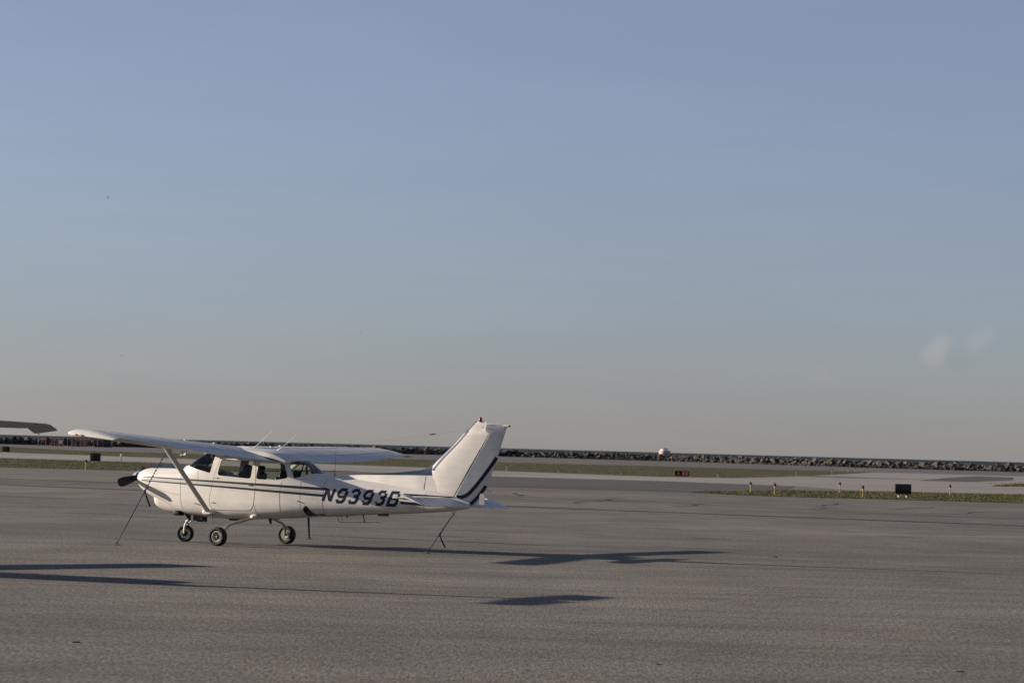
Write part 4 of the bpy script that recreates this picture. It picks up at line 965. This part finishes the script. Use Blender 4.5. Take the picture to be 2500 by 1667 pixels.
# ------------------------------------------------------------------ airfield furniture
M_YEL = mat('yellow_post', (.38, .27, .06), .6, .3, var=.2)
M_LAMP = mat('lamp_glass', (.55, .52, .46), .3, .5)
M_NVY = mat('dark_lamp', (.012, .014, .022), .35, .5)
def edge_light(h=.6):
    e = empty('edge_light')
    v, f = tube([(0, 0, 0), (0, 0, .04), (0, 0, .05), (0, 0, h*.62)], [.055, .055, .028, .024], 10); mesh_obj('post', v, f, M_YEL, e)
    v, f = tube([(0, 0, h*.62), (0, 0, h*.70)], [.045, .06], 10); mesh_obj('collar', v, f, M_IVORY, e)
    v, f = tube([(0, 0, h*.70), (0, 0, h*.78), (0, 0, h*.92), (0, 0, h)], [.055, .075, .07, .025], 12); mesh_obj('lamp', v, f, M_NVY, e)
    return e
LN = 'yellow edge-light post with dark lamp on the grass strip bordering the apron'
LF = 'yellow edge-light post with dark lamp along the far taxiway grass edge'
LO = 'short orange marker post in a row of four at the grass tip'
LR = 'tiny edge-light post by the small grass patch beyond the taxiway'
proto = None
for x, y, h, lab, grp in [(13.4, 158.6, .60, LN, 'lights on the near grass strip'), (14.3, 153.9, .62, LN, 'lights on the near grass strip'), (18.7, 151.3, .64, 'yellow edge-light post with dark lamp just beside the black signboard', None),
                          (19.7, 170.5, .62, 'yellow edge-light post on the pavement edge behind the near grass strip', 'lights behind the near grass strip'), (26.5, 172.1, .64, 'yellow edge-light post on the pavement edge behind the near grass strip', 'lights behind the near grass strip'),
                          (4.6, 265, .42, LF, 'lights along the far taxiway edge'), (10.2, 259.1, .36, LF, 'lights along the far taxiway edge'), (18.3, 250.9, .5, LF, 'lights along the far taxiway edge'), (-.2, 269.6, .58, LF, 'lights along the far taxiway edge'),
                          (-26.9, 182.7, .64, 'yellow edge-light post with black lamp before the olive boxy sign', None), (30.9, 308, .6, LF, 'lights along the far taxiway edge'), (40, 355, .6, LF, 'lights along the far taxiway edge'),
                          (48.6, 411, .65, LO, 'row of four marker posts'), (50.2, 416, .65, LO, 'row of four marker posts'), (52.4, 427, .7, LO, 'row of four marker posts'), (54, 432, .7, LO, 'row of four marker posts'),
                          (41.9, 249.7, .22, LR, 'lights by the small grass patch'), (42.6, 251.4, .24, LR, 'lights by the small grass patch'), (44.8, 255.9, .24, LR, 'lights by the small grass patch'), (45.6, 252, .30, LR, 'lights by the small grass patch')]:
    if proto is None: o = proto = edge_light()
    else: o = copy_tree(proto)
    o.location = (x, y, .02); o.scale = (1, 1, h/.6); tag(o, lab, 'light')
    if grp: o['group'] = grp
    elif 'group' in o: del o['group']
e = empty('edge_light', (-33.9, 251.1, .02)); tag(e, 'white-headed light on thin grey post beside the olive sign', 'light')
v, f = tube([(0, 0, 0), (0, 0, .48)], .035, 8); mesh_obj('post', v, f, M_STEEL, e)
v, f = tube([(0, 0, .46), (0, 0, .52), (0, 0, .62), (0, 0, .68)], [.06, .085, .08, .03], 10); mesh_obj('lamp', v, f, M_IVORY, e)

M_SBLK = mat('black_sign_face', (.006, .007, .010), .35, .4, var=.3)
M_OLV = mat('olive_sign_face', (.022, .022, .013), .6, .3, var=.3)
M_LEGW = mat('white_leg', (.62, .58, .52), .5, .4)
def back_sign(name, loc, w, h, leg, label, m, rz=0, dep=.16):
    e = empty(name, loc, (0, 0, rz)); tag(e, label, 'sign')
    bevel_box('panel', -w/2, w/2, -dep/2, dep/2, leg, leg+h, m, e, .03)
    V, F = merge(box(-w/2-.012, w/2+.012, -dep/2-.012, -dep/2+.02, leg-.012, leg+.02), box(-w/2-.012, w/2+.012, -dep/2-.012, -dep/2+.02, leg+h-.02, leg+h+.012), box(-w/2-.014, -w/2+.02, -dep/2-.010, -dep/2+.02, leg+.02, leg+h-.02), box(w/2-.02, w/2+.014, -dep/2-.010, -dep/2+.02, leg+.02, leg+h-.02))
    mesh_obj('frame', V, F, M_SEAM if m is M_SBLK else M_OLV, e, smooth=False)
    for sg in (-1, 1):
        v, f = tube([(sg*w*.25, 0, 0), (sg*w*.25, 0, leg*.6)], [.05, .045], 8); mesh_obj('leg', v, f, M_LEGW, e)
        v, f = tube([(sg*w*.25, 0, leg*.6), (sg*w*.25, 0, leg+.02)], [.05, .05], 8); mesh_obj('coupling', v, f, M_NVY, e)
    return e
back_sign('airfield_sign', (21.4, 155.6, .02), .86, .52, .20, 'black signboard on two short white legs in the grass bordering the apron', M_SBLK, R(4))
back_sign('airfield_sign', (-34.0, 236.2, .012), .80, .62, .14, 'olive boxy sign on two short pale legs in the left grass strip', M_OLV, R(-6), .3)
back_sign('airfield_sign', (-57.8, 330, .012), .8, .6, .14, 'dark sign standing at the far end of the left grass', M_OLV, R(-6), .3)

e = empty('location_sign', (15.5, 256.5, .02), (0, 0, R(3))); tag(e, 'low airfield sign, black panel with yellow A and red panel with white numbers', 'sign')
bevel_box('housing', -.64, .64, -.09, .09, .04, .49, M_BLACK, e, .02)
V, F = box(-.60, -.05, -.100, -.092, .08, .45); mesh_obj('black_panel', V, F, M_BLACK, e, smooth=False)
V, F = box(-.02, .58, -.100, -.092, .08, .45); mesh_obj('red_panel', V, F, mat('red_sign', (.62, .016, .030), .5, .3), e, smooth=False)
def flat_ribbon(pts, w, y):
    V, F = [], []; P = [Vector(p) for p in pts]
    for a, b in zip(P[:-1], P[1:]):
        d = (b-a).normalized(); n = Vector((-d.y, d.x))*w/2; k = len(V)
        V += [((a+n).x, y, (a+n).y), ((b+n).x, y, (b+n).y), ((b-n).x, y-.002, (b-n).y), ((a-n).x, y-.002, (a-n).y)]; F.append((k, k+1, k+2, k+3))
    return V, F
v, f = merge(flat_ribbon([(-.45, .13), (-.33, .40), (-.21, .13)], .055, -.104), flat_ribbon([(-.40, .22), (-.26, .22)], .045, -.108)); mesh_obj('letter', v, f, mat('yellow_letter', (.55, .36, .04), .5, .3), e, smooth=False)
v, f = merge(flat_ribbon([(.14, .13), (.14, .40), (.05, .22), (.18, .22)], .045, -.104), flat_ribbon([(.23, .26), (.30, .26)], .04, -.104), flat_ribbon([(.35, .38), (.46, .38), (.46, .28), (.35, .16), (.47, .15)], .045, -.106)); mesh_obj('numerals', v, f, mat('white_letter', (.7, .68, .64), .5, .3), e, smooth=False)
for sg in (-.45, 0, .45):
    v, f = tube([(sg, 0, 0), (sg, 0, .06)], .04, 8); mesh_obj('leg', v, f, M_STEEL, e)

# localizer antenna row, its mast, shelters and cabinet before the breakwater
M_ORG = mat('orange_paint', (.36, .085, .035), .6, .3, var=.25)
e = empty('localizer_array', (-89.6, 588, 0)); tag(e, 'orange localizer antenna row of thin posts under one long beam', 'antenna')
V, F = box(-6.3, 6.3, -.05, .05, 1.95, 2.07); mesh_obj('beam', V, F, M_ORG, e, smooth=False)
for k in range(15):
    x = -6.2+k*12.4/14; v, f = tube([(x, 0, 0), (x, 0, 1.95)], .045, 6); mesh_obj('post', v, f, M_ORG, e)
for k in range(5):
    x = -5.3+k*2.6; v, f = tube([(x, .3, 0), (x, .05, 1.95)], .05, 6); mesh_obj('brace', v, f, M_BLACK, e)
e = empty('obstruction_light', (-96.1, 586, 0)); tag(e, 'slim mast topped by a red lamp at the end of the orange antenna row', 'light')
v, f = tube([(0, 0, 0), (0, 0, 2.30)], .05, 8); mesh_obj('mast', v, f, M_STEEL, e)
v, f = tube([(0, 0, 2.30), (0, 0, 2.38), (0, 0, 2.55), (0, 0, 2.62)], [.08, .14, .14, .05], 10); mesh_obj('lamp', v, f, M_RED, e)
M_TAN = mat('tan_panel', (.21, .185, .15), .7, .3, var=.2)
def shelter(x, y, w, d, h, m, lab, roof):
    e = empty('equipment_shelter', (x, y, 0)); tag(e, lab, 'shelter')
    bevel_box('wall', -w/2, w/2, -d/2, d/2, 0, h, m, e, .03)
    bevel_box('roof', -w/2-.12, w/2+.12, -d/2-.12, d/2+.12, h+.003, h+.14, roof, e, .03)
    bevel_box('door', -.35, .35, -d/2-.03, -d/2-.004, .05, min(h-.15, 1.6), M_SEAM, e, .01)
shelter(-95.2, 602, 1.3, 2.0, 1.25, M_TAN, 'small tan equipment shelter behind the middle of orange antenna row', M_STEEL)
shelter(-90.4, 604, 3.0, 2.2, 1.25, M_TAN, 'wide tan equipment shelter behind the end of orange antenna row', M_STEEL)
shelter(-85.6, 606, 3.4, 2.4, 1.35, M_NVY, 'dark navy equipment shelter beyond the end of orange antenna row', M_NVY)
e = empty('equipment_cabinet', (-91.2, 584, 0)); tag(e, 'bright white cabinet on a dark stand in front of orange antenna row', 'cabinet')
bevel_box('box', -.28, .28, -.2, .2, .55, 1.2, mat('cabinet_white', (.75, .68, .58), .5, .4), e, .03)
v, f = tube([(0, 0, 0), (0, 0, .56)], .14, 8); mesh_obj('stand', v, f, M_NVY, e)

# ------------------------------------------------------------------ breakwater of quarry blocks
M_ROCK = [mat('rock_%d' % i, c, .9, .2, vscale=1.4, col2=tuple(x*.55 for x in c), bump=.6, bscale=4) for i, c in enumerate([(.085, .075, .066), (.108, .094, .081), (.055, .050, .046), (.080, .066, .057)])]
M_CORE = mat('rubble', (.045, .038, .032), .95, .1, var=.4, vscale=.8)
bwt = empty('breakwater', (0, 650, 0)); tag(bwt, 'long breakwater of pale tumbled quarry blocks along the lake shore', 'breakwater')
def bw_pos(d):
    P = [Vector(p) for p in BW]; k = 0
    for a, b in zip(P[:-1], P[1:]):
        L = (b-a).length
        if d <= L: t = (b-a)/L; return a+t*d, Vector((-t.y, t.x))
        d -= L
    return P[-1], Vector((0, 1))
BL = sum((Vector(b)-Vector(a)).length for a, b in zip(BW[:-1], BW[1:]))
rnd = random.Random(33); RM = []
for k in range(14):
    bm = bmesh.new()
    for q in range(13):
        p = Vector((rnd.uniform(-1, 1), rnd.uniform(-1, 1), rnd.uniform(-1, 1))); mx_ = max(abs(p.x), abs(p.y), abs(p.z)); p = p/mx_*rnd.uniform(.8, 1)
        bm.verts.new((p.x*.62, p.y*.5, p.z*.42))
    bmesh.ops.convex_hull(bm, input=bm.verts); me = bpy.data.meshes.new('rock'); bm.to_mesh(me); bm.free(); me.materials.append(M_ROCK[k % 4]); RM.append(me)
d0, d1 = None, None
cum = 0; V, F = [], []
# rubble core
secs = []; d = 0
while d < BL:
    p, n = bw_pos(d); hh = rnd.uniform(.5, .8)
    secs.append([(p.x-n.x*2.6, p.y-650-n.y*2.6, -.2), (p.x-n.x*1.2, p.y-650-n.y*1.2, hh*.8), (p.x, p.y-650, hh), (p.x+n.x*2, p.y-650+n.y*2, hh*.6), (p.x+n.x*5, p.y-650+n.y*5, -2.0)]); d += 2.5
nn = 5; V = [q for s_ in secs for q in s_]; F = [(i*nn+j, (i+1)*nn+j, (i+1)*nn+j+1, i*nn+j+1) for i in range(len(secs)-1) for j in range(nn-1)]
core = mesh_obj('rubble_core', V, F, M_CORE, bwt, smooth=False); core['kind'] = 'stuff'
SV, SF, SM = [], [], []
def put_rock(d, row, as_part):
    p, n = bw_pos(d)
    off, z, sz = {0: (-2.0, .20, (.5, 1.0)), 1: (-1.1, .56, (.6, 1.3)), 2: (-.2, .95, (.75, 1.85)), 3: (1.2, .98, (.8, 1.6))}[row]
    s_ = rnd.uniform(*sz); loc = Vector((p.x+n.x*(off+rnd.gauss(0, .35)), p.y-650+n.y*(off+rnd.gauss(0, .35)), z+rnd.gauss(0, .14)))
    rot = (rnd.gauss(0, .35), rnd.gauss(0, .35), rnd.uniform(0, 6.28)); me = RM[rnd.randrange(14)]
    sc = (s_, s_, s_*rnd.uniform(.6, 1.0))
    if as_part:
        o = bpy.data.objects.new('rock', me); col.objects.link(o); o.parent = bwt; o.location = loc; o.rotation_euler = rot; o.scale = sc
    else:
        from mathutils import Euler
        Mx = Matrix.Translation(loc) @ Euler(rot).to_matrix().to_4x4() @ Matrix.Diagonal((*sc, 1)); k = len(SV)
        SV.extend([Mx @ v_.co for v_ in me.vertices]); SF.extend([tuple(i+k for i in pl.vertices) for pl in me.polygons]); SM.extend([int(me.materials[0].name[-1])]*len(me.polygons))
dstart = 205; dend = 590
cnt = 0
for row, st in ((2, 1.02), (1, .95), (0, .95), (3, 1.1)):
    d = 140.
    while d < BL-140:
        p, n = bw_pos(d); vis = abs(p.x) < .185*p.y
        part = row == 2 and vis and cnt < 298
        if part: cnt += 1
        put_rock(d, row, part); d += st*rnd.uniform(.75, 1.25)
ro = mesh_obj('rubble_blocks', SV, SF, M_ROCK[0], bwt, smooth=False, mats=M_ROCK, mi=SM); ro['kind'] = 'stuff'
# dry scrub along the foot of the breakwater
V, F = [], []; rs_ = random.Random(5)
for q in range(5200):
    c_ = rs_.choice([(-75, 30), (20, 14), (48, 16), (75, 12), (95, 12), (-30, 30)]); d = None
    x = rs_.gauss(c_[0], c_[1]); dd_ = 0
    P = [Vector(p) for p in BW]
    for a, b in zip(P[:-1], P[1:]):
        if a.x <= x <= b.x: y = a.y+(b.y-a.y)*(x-a.x)/(b.x-a.x)
    y -= rs_.uniform(1.6, 4.5); h = rs_.uniform(.3, .9)*max(.2, math.exp(-((x-c_[0])/c_[1])**2)); a_ = rs_.uniform(0, 3.14); w = h*rs_.uniform(.4, .9); k = len(V)
    V += [(x-math.cos(a_)*w/2, y-math.sin(a_)*w/2, 0), (x+math.cos(a_)*w/2, y+math.sin(a_)*w/2, 0), (x+rs_.uniform(-.3, .3), y+rs_.uniform(-.3, .3), h)]; F.append((k, k+1, k+2))
sc_ = sheet_obj('scrub', V, F, mat('dry_scrub', (.060, .046, .032), .95, .1, vscale=.5, col2=(.035, .032, .02))); tag(sc_, 'low brown scrub along the foot of the breakwater', 'scrub', kind='stuff')

# ------------------------------------------------------------------ water intake crib far out on the lake
e = empty('water_crib', (260.6, 4800, -1.6)); tag(e, 'round white and salmon water intake crib far out on the lake', 'building'); e.scale = (1, 1, .78)
def drum(name, r1, r2, z0, z1, m, x=0): v, f = loft([[(x+r1*math.cos(a*math.pi/16), r1*math.sin(a*math.pi/16), z0) for a in range(32)], [(x+r2*math.cos(a*math.pi/16), r2*math.sin(a*math.pi/16), z1) for a in range(32)]]); return mesh_obj(name, v, f, m, e)
drum('base', 10.5, 10.5, 0, 2.2, mat('crib_base', (.10, .12, .11), .8))
drum('lower_storey', 9.6, 9.6, 2.2, 8.0, mat('crib_salmon', (.62, .36, .30), .7, var=.2, vscale=.2))
drum('gallery', 10.2, 10.2, 8.0, 8.6, mat('crib_grey', (.35, .36, .36), .7))
drum('upper_storey', 6.2, 6.2, 8.6, 12.2, mat('crib_white', (.80, .74, .62), .6), -1)
drum('roof', 6.8, 2.0, 12.2, 14.4, mat('crib_roof', (.14, .15, .16), .7), -1)
for k in range(12):
    a = k*math.pi/6+.2; V, F = box(-.5, .5, -.06, .06, 4, 6.2); Mx = Matrix.Rotation(a+math.pi/2, 4, 'Z'); Mx.translation = (9.62*math.cos(a), 9.62*math.sin(a), 0)
    mesh_obj('window', [Mx @ Vector(p) for p in V], F, M_NVY, e, smooth=False)
v, f = tube([(1.5, 0, 12), (1.5, 0, 23)], [.25, .1], 6); mesh_obj('mast', v, f, M_STEEL, e)

# ------------------------------------------------------------------ gulls
M_BIRD = mat('gull_feathers', (.16, .16, .16), .8, .2, var=.3)
def gull(az, el, dist, roll, label, sc=1.):
    d = Vector(dirv(az, el))*dist; o = empty('gull', (d.x, d.y, 2.1+d.z), (roll, .2, roll)); tag(o, label, 'bird'); o.scale = (sc,)*3
    secs = [[(x, r_*math.cos(a*math.pi/4), r_*math.sin(a*math.pi/4)) for a in range(8)] for x, r_ in ((-.26, .01), (-.2, .04), (-.05, .075), (.12, .06), (.2, .045), (.27, .012))]
    v, f = loft(secs); mesh_obj('body', v, f, M_BIRD, o)
    for sg in (1, -1):
        P = [(.08, .05, .02, .16), (.10, .30, .12, .17), (.02, .55, .10, .12), (-.10, .72, .03, .03)]
        secs = [[(x+c*.5, sg*y, z), (x, sg*y, z+.012), (x-c*.5, sg*y, z), (x, sg*y, z-.006)] for x, y, z, c in P]
        v, f = loft(secs); mesh_obj('wing', v, f, M_BIRD, o)
gull(-8.12, 4.74, 560, .9, 'gull banking high in the open sky', .8); gull(-7.75, 1.62, 620, 0, 'small gull flying low over the striped airplane wing', .55)
gull(-3.03, 2.22, 640, .3, 'small gull flying above the whip antennas', .5)
